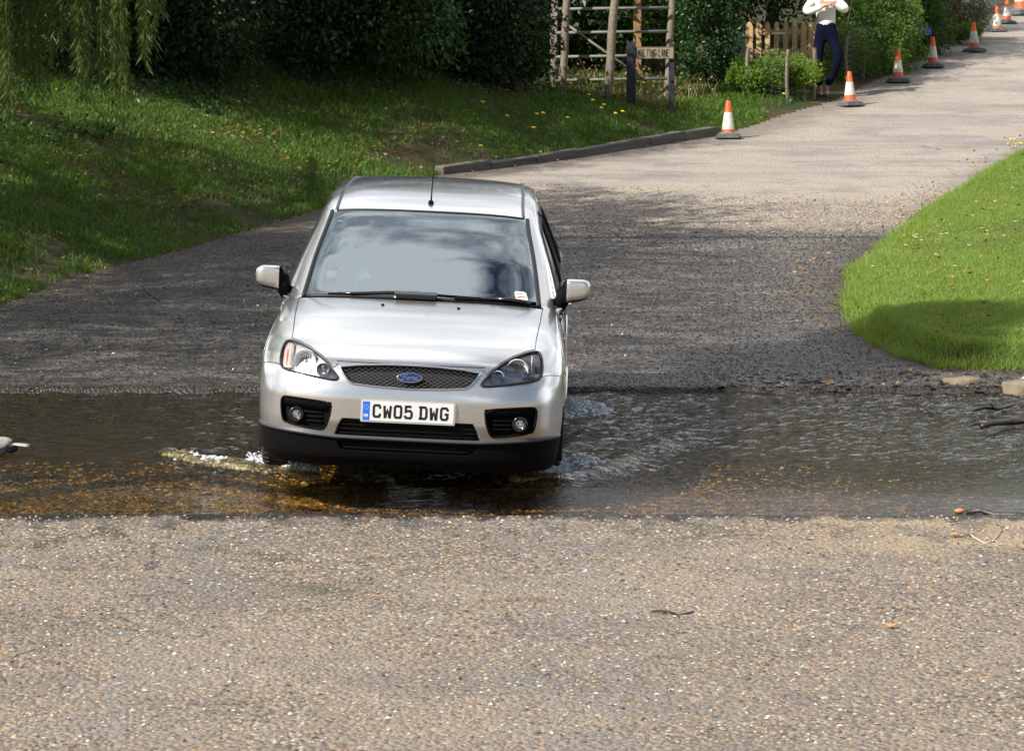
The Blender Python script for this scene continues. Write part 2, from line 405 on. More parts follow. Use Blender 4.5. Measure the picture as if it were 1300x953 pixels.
    wet2 = n.mr(n.noise(2.6, 6, .7, mp=(.6, 1.2, 1)), .34, .62); wetm = n.math('MULTIPLY', wet, n.math('ADD', n.math('MULTIPLY', wet2, .5), .5))
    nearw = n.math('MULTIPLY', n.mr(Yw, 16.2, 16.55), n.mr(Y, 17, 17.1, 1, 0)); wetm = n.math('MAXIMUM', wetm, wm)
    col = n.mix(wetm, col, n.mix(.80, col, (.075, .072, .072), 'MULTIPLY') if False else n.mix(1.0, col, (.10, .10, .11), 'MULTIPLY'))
    wp = n.math('MULTIPLY', n.mr(n.math('ADD', n.noise(3.4, 6, .75, mp=(1.3, .55, 1)), n.mr(Y, 14.6, 16.4, -.16, .02)), .50, .57), n.mr(Y, 16.9, 17, 1, 0)); wp = n.math('MULTIPLY', wp, n.mr(Y, 14.2, 15)); col = n.mix(n.math('MULTIPLY', wp, .8), col, n.mix(1.0, col, (.38, .36, .30), 'MULTIPLY')); wetm = n.math('MAXIMUM', wetm, n.math('MULTIPLY', wp, .7))
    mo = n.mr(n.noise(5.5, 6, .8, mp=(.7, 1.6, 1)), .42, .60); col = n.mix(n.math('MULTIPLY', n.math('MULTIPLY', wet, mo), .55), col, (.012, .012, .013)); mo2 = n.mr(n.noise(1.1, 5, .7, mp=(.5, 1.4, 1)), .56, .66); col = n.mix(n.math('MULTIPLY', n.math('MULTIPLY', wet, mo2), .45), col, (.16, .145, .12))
    # leaf mould and soil washed to the edges
    dl = n.attr('dl'); dr = n.attr('dr'); w2 = n.math('MULTIPLY', n.math('SUBTRACT', n.noise(4, 6, .7), .5), 1.2)
    soil = n.mr(n.math('ADD', dl, w2), .95, .15); soil = n.math('MULTIPLY', soil, n.mr(Y, 36, 40, 1, .55))
    soilr = n.mr(n.math('ADD', dr, w2), .55, .08); soilr = n.math('MULTIPLY', soilr, n.mr(Y, 30, 33, 1, .35)); soil = n.math('MAXIMUM', soil, soilr)
    # mud on the right hand side beach
    mud = n.math('MULTIPLY', n.mr(n.math('ADD', X, wob), 1.0, 2.2), n.mr(Yw, 23.6, 22.9)); mud = n.math('MULTIPLY', mud, n.mr(Y, 19, 19.5)); mud = n.math('MAXIMUM', mud, n.math('MULTIPLY', n.math('MULTIPLY', n.mr(Y, 24.4, 22.8), n.mr(X, 1.6, 2.6)), n.mr(Y, 20, 20.2))); soil = n.math('MAXIMUM', soil, n.math('MULTIPLY', mud, n.mr(n.noise(6, 5, .7), .38, .6, .35, 1)))
    col = n.mix(n.math('MULTIPLY', soil, .9), col, n.mix(n.noise(25, 4, .7), (.035, .027, .02), (.10, .075, .052)))
    j0 = n.math('MULTIPLY', n.mr(n.math('ABSOLUTE', n.math('SUBTRACT', n.math('ADD', Y, n.math('MULTIPLY', wob, .12)), 22.13)), .11, .04), .95); col = n.mix(j0, col, (.02, .018, .014))
    # cracks / joints across the lane
    j1 = n.math('ABSOLUTE', n.math('SUBTRACT', n.math('ADD', Y, n.math('MULTIPLY', wob, .06)), 26.12)); j2 = n.math('ABSOLUTE', n.math('SUBTRACT', n.math('ADD', Y, n.math('MULTIPLY', wob, .10)), 31.45))
    jj = n.math('MAXIMUM', n.mr(j1, .10, .03), n.math('MULTIPLY', n.mr(j2, .12, .03), .8)); jj = n.math('MULTIPLY', jj, n.mr(n.noise(3, 3), .3, .45))
    col = n.mix(jj, col, (.03, .03, .022))
    rough = n.math('SUBTRACT', n.mr(fine, .3, .7, .8, .95), n.math('MULTIPLY', wetm, n.mr(n.noise(9, 5, .7, mp=(.6, 1.4, 1)), .35, .6, .45, .66)))
    h = n.math('ADD', n.math('MULTIPLY', v.outputs['Distance'], -.8), n.math('MULTIPLY', fine, .35))
    nb = n.bump(n.noise(11, 6, .75), .016, .8); nb = n.bump(h, .016, 1.0, nb)
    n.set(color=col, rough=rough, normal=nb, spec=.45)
    return n.m

def bed_material():
    n = N('stream bed gravel'); X, Y, Z = n.xyz()
    v = n.vor(24, mp=(.75, 1.1, 1)); v2 = n.vor(60)
    sep = n.t.nodes.new('ShaderNodeSeparateColor'); n.L(v.outputs['Color'], sep.inputs[0])
    c = n.ramp(sep.outputs[0], [(0, (.06, .035, .01)), (.12, (.22, .13, .035)), (.4, (.32, .18, .045)), (.58, (.46, .25, .055)), (.74, (.6, .32, .07)), (.86, (.42, .31, .13)), (.95, (.7, .56, .3))], 'CONSTANT')
    sep2 = n.t.nodes.new('ShaderNodeSeparateColor'); n.L(v2.outputs['Color'], sep2.inputs[0])
    c2 = n.ramp(sep2.outputs[0], [(0, (.12, .075, .02)), (.4, (.32, .2, .055)), (.8, (.48, .31, .10))], 'CONSTANT')
    c = n.mix(n.mr(sep.outputs[1], .5, .55), c2, c)
    c = n.mix(n.math('MULTIPLY', n.mr(n.noise(1.6, 5, .6, mp=(.5, 1, 1)), .45, .66), .5), c, (.10, .075, .02))
    deep = n.mr(n.math('ADD', Y, n.math('MULTIPLY', n.noise(1.2, 4), 1.2)), 18.5, 19.9); c = n.mix(n.math('MULTIPLY', deep, .93), c, (.012, .011, .005))  # deeper, shaded water put into the bed colour past the front strip
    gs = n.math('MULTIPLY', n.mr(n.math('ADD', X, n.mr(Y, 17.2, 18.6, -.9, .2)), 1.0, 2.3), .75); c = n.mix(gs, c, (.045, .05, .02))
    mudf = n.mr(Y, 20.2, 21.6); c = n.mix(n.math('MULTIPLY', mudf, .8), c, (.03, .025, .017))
    ed = n.math('MULTIPLY', n.mr(Y, 16.66, 16.56), 1); c = n.mix(ed, c, (.10, .085, .05))
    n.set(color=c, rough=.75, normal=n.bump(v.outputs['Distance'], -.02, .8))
    return n.m

def earth_material(name, a, b, c):
    n = N(name)
    col = n.mix(n.noise(6, 6, .7), a, b); col = n.mix(n.mr(n.noise(2, 5, .6), .45, .6), col, c)
    n.set(color=col, rough=.95, normal=n.bump(n.noise(25, 6, .7), .03, .9), spec=.2)
    return n.m

M = {}
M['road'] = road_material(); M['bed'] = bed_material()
M['bank'] = earth_material('bank soil', (.045, .033, .02), (.10, .075, .04), (.035, .055, .015))
M['lawn'] = earth_material('lawn soil', (.05, .07, .02), (.08, .11, .03), (.07, .07, .03))

# ------------------------------------------------------------------ ground sheets
def axis(parts):
    o = []
    for a, b, st in parts: o += list(np.arange(a, b-1e-6, st))
    return o
gx = np.array(sorted(set(np.round(axis([(-900, -100, 100), (-100, -30, 10), (-30, -12, 1.0), (-12, -6, .25), (-6, 9, .09), (9, 16, .3), (16, 40, 2), (40, 100, 10), (100, 901, 100)]), 4))))
gy = np.array(sorted(set(np.round(axis([(-300, -20, 40), (-20, 10, 1.5), (10, 16.4, .12), (16.45, 16.72, .02), (16.7, 22.0, .09), (22.0, 22.2, .02), (22.2, 34, .09), (34, 60, .14), (60, 100, .5), (100, 200, 8), (200, 901, 70)]), 4))))
GX, GY = np.meshgrid(gx, gy)
hz, sL, sR = ground(GX, GY, True)
nxg, nyg = len(gx), len(gy)
V = np.stack([GX.ravel(), GY.ravel(), hz], 1)
ii, jj = np.meshgrid(np.arange(nxg-1), np.arange(nyg-1)); q = (jj*nxg+ii).ravel()
F = np.stack([q, q+1, q+nxg+1, q+nxg], 1)
cx = V[F].mean(1); fl = sL[F].mean(1); fr = sR[F].mean(1)
zone = np.where(fl > 0, 1, np.where(fr > 0, 2, np.where((cx[:, 1] > 16.55+.035*fnoise(cx[:, 0], 0*cx[:, 0], 4, 61)+.022*fnoise(cx[:, 0], 0*cx[:, 0], 17, 62)) & (cx[:, 1] < 22.08+.03*fnoise(cx[:, 0], 0*cx[:, 0], 5, 63)), 3, 0)))
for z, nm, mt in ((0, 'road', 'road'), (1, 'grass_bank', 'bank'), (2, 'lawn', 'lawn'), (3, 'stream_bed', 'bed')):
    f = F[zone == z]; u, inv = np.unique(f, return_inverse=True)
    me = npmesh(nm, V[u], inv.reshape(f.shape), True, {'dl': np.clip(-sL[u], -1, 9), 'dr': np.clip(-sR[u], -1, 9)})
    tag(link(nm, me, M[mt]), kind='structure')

# ------------------------------------------------------------------ water
WZ = 0.0
CARX = -.603
def water_h(x, y):
    calm = .14+.86*sm((y-17.3)/1.2+.25*fnoise(x, y, 2, 91))
    h = calm*(.0062*fnoise(x*.75, y, 13, 21)+.0042*fnoise(x*.8, y, 28, 22)+.0014*fnoise(x, y, 60, 23))
    h = h*(1+.9*sm((y-18.6)/.8)+.35*sm((x-1)/1.5))
    # the two arms of the car's bow wave, swept back from the front wheels
    for line, a0 in (([(-.15, 17.98), (.30, 18.02), (.52, 18.3), (.72, 18.8), (1.0, 19.8), (1.4, 20.8), (1.9, 21.4)], .040), ([(-1.1, 18.0), (-1.55, 18.4), (-1.92, 18.85), (-2.25, 19.2), (-2.5, 19.9), (-2.75, 20.8)], .040)):
        best = np.full(x.shape, 9.0); arc = np.zeros(x.shape); s0 = 0
        for (xa, ya), (xb, yb) in zip(line, line[1:]):
            ex, ey = xb-xa, yb-ya; l = math.hypot(ex, ey); t = np.clip(((x-xa)*ex+(y-ya)*ey)/l/l, 0, 1); d = np.hypot(x-xa-t*ex, y-ya-t*ey); k = d < np.abs(best)
            side_ = np.sign((x-xa)*ey-(y-ya)*ex)*(1 if xb > xa else -1)
            best = np.where(k, d*np.where(side_ == 0, 1, side_), best); arc = np.where(k, s0+t*l, arc); s0 += l
        amp = 1.4*a0*np.exp(-arc*.42)*(1+.35*fnoise(x, y, 8, 31)); w_ = .07+.02*arc
        h = h+amp*np.exp(-(best/w_)**2)-.45*amp*np.exp(-((best-2.2*w_)/w_)**2)+.35*amp*np.exp(-((best+2.6*w_)/w_)**2)+.25*amp*np.exp(-((best+4.8*w_)/w_)**2)
    churn = np.exp(-(((x-CARX)/1.5)**4))*sm((y-17.9)/.6)
    side = (np.exp(-((x-CARX-1.35)/.45)**2)+np.exp(-((x-CARX+1.3)/.4)**2))*sm((y-18.2)/.3)
    h = h+.010*(churn+side)*fnoise(x, y*1.3, 17, 41)+.006*side*fnoise(x, y, 38, 42)
    return h
wx = np.array(axis([(-60, -12, 4), (-12, -5, .25), (-5, 6, .026), (6, 14, .25), (14, 61, 4)])); wy = np.array(axis([(16.46, 22.25, .024)]))
WX, WY = np.meshgrid(wx, wy); wz = WZ+water_h(WX.ravel(), WY.ravel())
f = sm((WY.ravel()-16.5)/.2); wz = WZ+(wz-WZ)*f
nw = len(wx); ii, jj = np.meshgrid(np.arange(len(wx)-1), np.arange(len(wy)-1)); q = (jj*nw+ii).ravel()
wn = N('stream water'); wt = wn.t; wt.nodes.remove(wn.b)
out = wt.nodes['Material Output']
tr = wt.nodes.new('ShaderNodeBsdfTransparent'); tr.inputs[0].default_value = (.90, .80, .56, 1)
gl = wt.nodes.new('ShaderNodeBsdfGlossy'); gl.inputs['Roughness'].default_value = .02; gl.inputs['Color'].default_value = (.95, .97, 1, 1)
XYZ = wn.xyz(); calm = wn.mr(wn.math('ADD', XYZ[1], wn.math('MULTIPLY', wn.noise(1.1, 3), .9)), 17.6, 19.0, .14, 1)
b1 = wn.bump(wn.math('MULTIPLY', wn.noise(8, 4, .62, mp=(.6, 1.7, 1)), calm), .10, 1)
b2 = wn.bump(wn.math('MULTIPLY', wn.noise(30, 3, .6, mp=(.6, 1.4, 1)), calm), .022, 1, b1)
fr = wt.nodes.new('ShaderNodeFresnel'); fr.inputs[0].default_value = 1.36
wt.links.new(b2, fr.inputs['Normal']); wt.links.new(b2, gl.inputs['Normal'])
ms = wt.nodes.new('ShaderNodeMixShader'); wt.links.new(fr.outputs[0], ms.inputs[0]); wt.links.new(tr.outputs[0], ms.inputs[1]); wt.links.new(gl.outputs[0], ms.inputs[2]); wt.links.new(ms.outputs[0], out.inputs[0])
M['water'] = wn.m
tag(link('water', npmesh('water', np.stack([WX.ravel(), WY.ravel(), wz], 1), np.stack([q, q+1, q+nw+1, q+nw], 1)), M['water']), kind='structure')
# ------------------------------------------------------------------ the car; local x = photo right, y = back from the nose, z = up
M['paint'] = mat('silver paint', (.74, .74, .72), rough=.24, metal=.9, coat=.8, var=.03, vscale=900)
M['blackp'] = mat('black trim plastic', (.0022, .0022, .0025), rough=.75, spec=.12, bump=.1, bscale=200)
M['gloss_black'] = mat('gloss black', (.008, .008, .009), rough=.18, coat=.5)
M['greyp'] = mat('grey plastic lip', (.055, .058, .065), rough=.42)
M['dark'] = mat('dark interior', (.012, .012, .012), rough=.8)
M['chrome'] = mat('chrome', (.85, .86, .88), rough=.12, metal=1)
M['rubber'] = mat('tyre rubber', (.018, .018, .018), rough=.75, bump=.2, bscale=120)
M['alloy'] = mat('wheel alloy', (.45, .46, .47), rough=.35, metal=.9)
M['glass'] = glassmat('windscreen glass', (.36, .46, .44), 3.3)
[x for x in M['glass'].node_tree.nodes if x.type == 'BSDF_GLOSSY'][0].inputs['Color'].default_value = (.84, .95, 1, 1)
M['lens'] = glassmat('headlamp lens', (.97, .98, .98), 1.9)
M['sideglass'] = glassmat('side glass', (.35, .4, .39), 1.6)
M['orange'] = mat('indicator orange', (.75, .16, .03), rough=.3, coat=.6)
M['seal'] = mat('rubber seal', (.008, .008, .008), rough=.55)
M['reflector'] = mat('lamp reflector', (.92, .93, .94), rough=.3, metal=.35)
M['cloth'] = mat('seat cloth', (.05, .055, .06), rough=.9)

def pch(xs, ys, x):
    """monotone cubic interpolation"""
    xs = np.asarray(xs, float); ys = np.asarray(ys, float); h = np.diff(xs); d = np.diff(ys)/h
    m = np.zeros(len(xs)); m[0] = d[0]; m[-1] = d[-1]
    for i in range(1, len(xs)-1):
        if d[i-1]*d[i] > 0: m[i] = 3*(h[i-1]+h[i])/((2*h[i]+h[i-1])/d[i-1]+(h[i]+2*h[i-1])/d[i])
    i = np.clip(np.searchsorted(xs, x)-1, 0, len(h)-1); t = (x-xs[i])/h[i]
    return (2*t**3-3*t**2+1)*ys[i]+(t**3-2*t**2+t)*h[i]*m[i]+(-2*t**3+3*t**2)*ys[i+1]+(t**3-t**2)*h[i]*m[i+1]

# rows across the car: s, centre back x0, centre height z0, edge back xe, edge half width ye, edge height ze, exponents m (plan), n (drop)
ROWS = np.array([
 (0, .12, .15, .55, .83, .15, 3.0, 3.0), (1, .045, .22, .55, .86, .22, 3.2, 3), (2, .015, .335, .55, .872, .335, 3.3, 3), (3, 0, .44, .55, .88, .44, 3.4, 3),
 (4, .0, .55, .55, .882, .54, 3.4, 3), (5, .02, .64, .55, .882, .62, 3.3, 3), (6, .05, .71, .55, .878, .69, 3.1, 3), (7, .085, .765, .56, .87, .755, 2.7, 2.8),
 (8, .20, .840, .62, .858, .81, 2.4, 2.7), (9, .40, .900, .75, .847, .85, 2.3, 2.7), (10, .70, .960, .94, .836, .89, 2.3, 2.7), (11, 1.08, 1.010, 1.27, .823, .935, 2.3, 2.8),
 (12, 1.14, 1.015, 1.36, .815, .95, 2.2, 2.4), (13, 1.50, 1.235, 1.70, .757, 1.18, 2.2, 2.4), (14, 1.80, 1.390, 1.95, .702, 1.335, 2.2, 2.4), (15, 1.98, 1.465, 2.10, .677, 1.405, 2.2, 2.5),
 (16, 2.20, 1.525, 2.28, .666, 1.455, 2.2, 2.7), (17, 2.60, 1.572, 2.63, .660, 1.495, 2, 2.8), (18, 3.0, 1.588, 3.0, .646, 1.508, 2, 2.8), (19, 3.5, 1.572, 3.5, .640, 1.49, 2, 2.8),
 (20, 3.98, 1.51, 3.86, .61, 1.43, 2.2, 2.8), (21, 4.16, 1.32, 4.05, .69, 1.26, 2.4, 2.5), (22, 4.25, 1.08, 4.05, .78, 1.04, 3, 2.5), (23, 4.28, .86, 4.05, .85, .85, 3, 3), (24, 4.33, .6, 4.05, .875, .6, 3, 3), (25, 4.30, .24, 4.05, .85, .24, 3, 3)])
def rowsAt(s): return [pch(ROWS[:, 0], ROWS[:, k], s) for k in range(1, 8)]
def surfA(s, tau):
    """point arrays of the front/top skin"""
    x0, z0, xe, ye, ze, m, n = rowsAt(s)
    a = np.abs(tau)
    y = tau*ye; b = xe-(xe-x0)*np.maximum(1-a**m, 0)**(1/m); c = ze+(z0-ze)*np.maximum(1-a**n, 0)**(1/n)
    return np.stack([y, b, c], -1)
def topcurve(b):
    """height and half width of the upper edge of the side skin at b"""
    ss = np.linspace(6.999, 21, 300); r = rowsAt(ss); xe, ye, ze = r[2], r[3], r[4]
    return np.interp(b, xe, ze), np.interp(b, xe, ye)
SK = np.array([(.15, .83), (.22, .86), (.335, .872), (.44, .88), (.54, .882), (.62, .882), (.69, .878)])
def sideY(b, c):
    """half width of the side at (b, c) (arrays)"""
    zt, yt = topcurve(b); belt = np.minimum(zt, .945+.022*b); yb = np.where(zt > belt+1e-6, .845, yt)
    wide = .012*np.exp(-((b-.95)/.45)**2)*np.exp(-((c-.6)/.25)**2)+.012*np.exp(-((b-3.5)/.5)**2)*np.exp(-((c-.6)/.25)**2)
    low = np.interp(c, SK[:, 0], SK[:, 1])
    t = np.clip((c-.69)/np.maximum(belt-.69, 1e-4), 0, 1); mid = .878+(yb-.878)*t**1.6
    t2 = np.clip((c-belt)/np.maximum(zt-belt, 1e-4), 0, 1); up = yb+(yt-yb)*(t2*.75+.25*t2**2)
    return np.where(c < .69, low, np.where(c <= belt, mid, up))+wide

def inpoly(P, poly):
    poly = np.asarray(poly, float); x, y = P[:, 0], P[:, 1]; ins = np.zeros(len(P), bool); n = len(poly)
    for i in range(n):
        a, b = poly[i], poly[(i+1) % n]
        c = (a[1] <= y) != (b[1] <= y)
        if a[1] != b[1]: ins ^= c & (x < a[0]+(y-a[1])/(b[1]-a[1])*(b[0]-a[0]))
    return ins

# outlines in the front view (x, z), for the photo-right half; mirrored for the other
HEAD = [(.402, .668), (.425, .695), (.465, .735), (.52, .775), (.59, .806), (.665, .826), (.72, .83), (.742, .80), (.748, .745), (.742, .71), (.72, .690), (.63, .678), (.51, .664), (.42, .656)]
GRILL = [(-.40, .728), (-.30, .742), (-.15, .751), (0, .754), (.15, .751), (.30, .742), (.40, .728), (.375, .69), (.345, .655), (.32, .642), (.2, .632), (0, .626), (-.2, .632), (-.32, .642), (-.345, .655), (-.375, .69)]
FOG = [(.435, .53), (.68, .545), (.722, .54), (.728, .50), (.718, .42), (.70, .395), (.50, .37), (.47, .38), (.445, .45)]
LOWG = [(-.37, .445), (.37, .445), (.395, .40), (.415, .345), (-.415, .345), (-.395, .40)]
LOWG2 = [(-.40, .315), (.40, .315), (.38, .27), (.34, .255), (-.34, .255), (-.38, .27)]
mir = lambda p: [(-x, z) for x, z in p][::-1]
CUTS = [HEAD, mir(HEAD), GRILL, FOG, mir(FOG), LOWG, LOWG2]
WHEEL_B = (.87, 3.51); WR = .315; ARCH = .352
def archmask(P):
    m = np.zeros(len(P), bool)
    for wb in WHEEL_B: m |= (P[:, 1]-wb)**2+(P[:, 2]-WR-.01)**2 < ARCH**2
    return m & (np.abs(P[:, 0]) > .74)

def gridmesh(svals, tvals):
    Sg, Tg = np.meshgrid(svals, tvals, indexing='ij'); Vv = surfA(Sg.ravel(), Tg.ravel())
    n = len(tvals); i, j = np.meshgrid(np.arange(len(svals)-1), np.arange(n-1), indexing='ij'); q = (i*n+j).ravel()
    F = np.stack([q, q+1, q+n+1, q+n], 1)
    return Vv, F, Sg.ravel(), Tg.ravel()
def sub(Vv, F, keep):
    f = F[keep]; u, inv = np.unique(f, return_inverse=True); return Vv[u], inv.reshape(f.shape)

def car():
    root = empty('parked_car')
    root.name = 'car'
    # parameter lists
    s_front = np.concatenate([np.linspace(0, 8, 190), np.linspace(8, 11, 90)[1:]])
    tv = np.sin(np.linspace(-1, 1, 231)*math.pi/2)*.12+np.linspace(-1, 1, 231)*.88
    tv[0] = -1; tv[-1] = 1
    V1, F1, s1, t1 = gridmesh(s_front, tv); c1 = V1[F1].mean(1)
    keep = ~archmask(c1)
    front = c1[:, 1] < .62
    for p in CUTS: keep &= ~(inpoly(c1[:, [0, 2]], p) & front)
    # split painted skin / black skirt along z = .335 (grey lip)
    skirt = c1[:, 2] < .335+.02*np.clip((np.abs(c1[:, 0])-.4)/.4, 0, 1)
    allbody = [(V1, F1)]
    vp, fp = sub(V1, F1, keep & ~skirt)
    # cowl (row 11..12): body colour outside, black inside
    V2, F2, s2, t2 = gridmesh(np.linspace(11, 12, 8), tv); c2t = t2[F2].mean(1)
    # windscreen zone 12..15
    V3, F3, s3, t3 = gridmesh(np.linspace(12, 15, 60), tv); c3t = t3[F3].mean(1); c3s = s3[F3].mean(1)
    tg = .872+.03*(c3s-12)/3
    # roof 15..20
    V4, F4, s4, t4 = gridmesh(np.linspace(15, 20, 90), tv); c4t = t4[F4].mean(1)
    V5, F5, s5, t5 = gridmesh(np.linspace(20, 25, 90), tv); c5 = V5[F5].mean(1); c5t = t5[F5].mean(1); c5s = s5[F5].mean(1)
    rearglass = (np.abs(c5t) < .84) & (c5s > 20.15) & (c5s < 21.85)
    # side skins
    bb = np.linspace(.55, 4.05, 420); rr = np.linspace(0, 1, 130)
    B, R = np.meshgrid(bb, rr, indexing='ij'); B = B.ravel(); R = R.ravel(); zt, yt = topcurve(B); Cc = .15+(zt-.15)*R; Y = sideY(B, Cc)
    VS = np.stack([Y, B, Cc], 1); n = len(rr); i, j = np.meshgrid(np.arange(len(bb)-1), np.arange(n-1), indexing='ij'); q = (i*n+j).ravel()
    FS = np.stack([q, q+n, q+n+1, q+1], 1); cS = VS[FS].mean(1); zts, _ = topcurve(cS[:, 1])
    belt = .965+.02*cS[:, 1]
    fw = [(1.52, 1.01), (1.66, 1.09), (1.86, 1.22), (2.10, 1.35), (2.26, 1.40), (2.42, 1.425), (2.42, 1.02)]
    rw = [(2.51, 1.025), (2.51, 1.432), (2.9, 1.445), (3.25, 1.43), (3.35, 1.38), (3.35, 1.05)]
    qw = [(3.42, 1.07), (3.42, 1.40), (3.62, 1.40), (3.85, 1.2), (3.92, 1.09)]
    win = inpoly(cS[:, 1:], fw) | inpoly(cS[:, 1:], rw) | inpoly(cS[:, 1:], qw)
    pillar = (~win) & (cS[:, 2] > belt+.03) & (cS[:, 1] > 2.35) & (cS[:, 1] < 2.6) & (cS[:, 2] < 1.46)
    arch = archmask(cS); skS = (cS[:, 2] < .30)
    parts = {'paint': [], 'skirt': [], 'glass': [], 'side': []}
    def put(k, Vv, F, keep): parts[k].append(sub(Vv, F, keep))
    put('paint', V1, F1, keep & ~skirt); put('skirt', V1, F1, keep & skirt)
    put('paint', V2, F2, np.abs(c2t) > .90)
    put('paint', V3, F3, np.abs(c3t) > tg)
    put('paint', V4, F4, np.ones(len(F4), bool)); put('paint', V5, F5, ~rearglass & (c5[:, 2] > .34)); put('skirt', V5, F5, ~rearglass & (c5[:, 2] <= .34))
    for sg in (1, -1):
        vv = VS*np.array([sg, 1, 1]); ff = FS if sg > 0 else FS[:, ::-1]
        put('paint', vv, ff, ~win & ~arch & ~skS & ~pillar); put('skirt', vv, ff, ~arch & (skS | pillar))
        put('side', vv, ff, win)
    def merge(lst):
        o = 0; vs = []; fs = []
        for v, f in lst: vs.append(v); fs.append(f+o); o += len(v)
        return np.concatenate(vs), np.concatenate(fs)
    def solid(name, lst, m, th, weld=True):
        v, f = merge(lst); me = npmesh(name, v, f, True); o = link(name, me, m, root)
        if weld:
            w = o.modifiers.new('weld', 'WELD'); w.merge_threshold = .0012
        if th:
            s = o.modifiers.new('solid', 'SOLIDIFY'); s.thickness = th; s.offset = -1
        return o
    solid('body_shell', parts['paint'], M['paint'], .008)
    solid('lower_skirt', parts['skirt'], M['blackp'], .008)
    v, f = sub(V3, F3, np.abs(c3t) <= tg)
    ws = link('windscreen', npmesh('windscreen', v+np.array([0, -.001, .001]), f), M['glass'], root)
    v, f = sub(V2, F2, np.abs(c2t) <= .90); link('scuttle_panel', npmesh('scuttle', v-np.array([0, 0, .004]), f), M['blackp'], root)
    v, f = sub(V5, F5, rearglass); link('rear_window', npmesh('rear_window', v, f), M['sideglass'], root)
    for sg in (1, -1):
        for poly, lab in ((fw, 'front'), (rw, 'rear'), (qw, 'quarter')):
            k = inpoly(cS[:, 1:], poly); v, f = sub(VS*np.array([sg, 1, 1])-np.array([sg*.004, 0, 0]), FS, k)
            link('side_window', npmesh('side_window', v, f), M['sideglass'], root)
    # BVHs used to lay details on the skin
    vA, fA = merge([(V1, F1), (V2, F2), (V3, F3), (V4, F4)]); bvh = BVHTree.FromPolygons([tuple(p) for p in vA], [tuple(int(k) for k in p) for p in fA])
    vB = VS; bvs = BVHTree.FromPolygons([tuple(p) for p in vB], [tuple(int(k) for k in p) for p in FS])
    root['_'] = 0; del root['_']
    def onfront(x, z):
        h = bvh.ray_cast(Vector((x, -1, z)), Vector((0, 1, 0))); return (h[0], h[1]) if h[0] is not None else (Vector((x, .5, z)), Vector((0, -1, 0)))
    def ontop(x, y):
        h = bvh.ray_cast(Vector((x, y, 3)), Vector((0, 0, -1))); return (h[0], h[1]) if h[0] is not None else (Vector((x, y, 1)), Vector((0, 0, 1)))
    def onside(sg, y, z):
        return Vector((sg*float(sideY(np.array([y]), np.array([z]))[0]), y, z)), Vector((sg, 0, .15)).normalized()
    def dens(poly, step=.02, closed=True):
        o = []; n = len(poly)
        for i in range(n if closed else n-1):
            a = Vector(poly[i]); b = Vector(poly[(i+1) % n]); k = max(1, int((b-a).length/step))
            for t in range(k): o.append(a.lerp(b, t/k))
        if not closed: o.append(Vector(poly[-1]))
        return o
    def smoothpoly(poly, it=2):
        for _ in range(it):
            n = len(poly); o = []
            for i in range(n):
                a = Vector(poly[i]); b = Vector(poly[(i+1) % n]); o += [a.lerp(b, .25), a.lerp(b, .75)]
            poly = o
        return poly
    def frame(name, poly, m, r, off=0.0, proj=onfront, closed=True, n=6, smooth=1, par=root, mb=None):
        p = smoothpoly(poly, smooth) if (closed and smooth) else poly
        pts = []
        for q in dens(p, .02, closed):
            h, nn = proj(q[0], q[1])
            if nn.dot(Vector((0, -1, .3))) < 0: nn = -nn
            pts.append(h+nn*off)
        if closed: pts.append(pts[0])
        own = mb is None; mb = mb or MB(); mb.tube(pts, r, n, cap=not closed)
        if own: return mb.build(name, m, par, smooth=True)
    def patch(name, poly, m, depth, off=0.0, par=root, smooth=1, proj=onfront, step=.014, slope=0):
        """a surface filling the outline, set back by depth behind the skin"""
        pl = np.array([(p[0], p[1]) for p in (smoothpoly(poly, smooth) if smooth else poly)])
        lo = pl.min(0)-.012; hi = pl.max(0)+.012
        xs = np.arange(lo[0], hi[0]+step, step); zs = np.arange(lo[1], hi[1]+step, step)
        XX, ZZ = np.meshgrid(xs, zs); n = len(xs); vs = []
        for x, z in zip(XX.ravel(), ZZ.ravel()):
            h, nn = proj(x, z); vs.append((x, h.y+depth, z))
        vs = np.array(vs); i, j = np.meshgrid(np.arange(n-1), np.arange(len(zs)-1)); q = (j*n+i).ravel(); F = np.stack([q, q+1, q+n+1, q+n], 1)
        c = vs[F].mean(1); c0 = c[:, [0, 2]]; grow = pl.mean(0)+(pl-pl.mean(0))*1.0
        k = sdist(c0, grow) > -step*.9
        v, f = sub(vs, F, k); return link(name, npmesh(name, v, f), m, par)
    def rim(name, poly, m, depth, par=root, smooth=1):
        """inward wall round an opening"""
        p = dens(smoothpoly(poly, smooth) if smooth else poly, .02); n = len(p); vs = []
        for q in p:
            h, _ = onfront(q[0], q[1]); vs += [(h.x, h.y-.001, h.z), (h.x, h.y+depth, h.z)]
        F = [(2*i, (2*i+2) % (2*n), (2*i+3) % (2*n), 2*i+1) for i in range(n)]
        mb = MB(); mb.add(vs, F); return mb.build(name, m, par, smooth=True)

    # --- upper grille: dark well, diamond mesh, chrome frame, badge
    patch('grille_backing', GRILL, M['dark'], .05, smooth=0)
    g = MB()
    gp = np.array(GRILL)
    for k in range(-22, 23):
        for sl_ in (.52, -.52):
            pts = []
            for t in np.linspace(-.42, .42, 120):
                z = .69+sl_*(t-k*.036)
                if abs(z-.69) < .07 and inpoly(np.array([[t, z]]), gp)[0]:
                    h, _ = onfront(t, z); pts.append((h.x, h.y+.012, h.z))
            if len(pts) > 2: g.tube([pts[0]]+pts[4:-4:8]+[pts[-1]], .0017, 4)
    g.build('grille_mesh', mat('grille mesh plastic', (.035, .035, .038), rough=.45), root)
    frame('grille_frame', GRILL, M['chrome'], .0065, .002, smooth=0)
    rim('grille_well', GRILL, M['gloss_black'], .05, smooth=0)
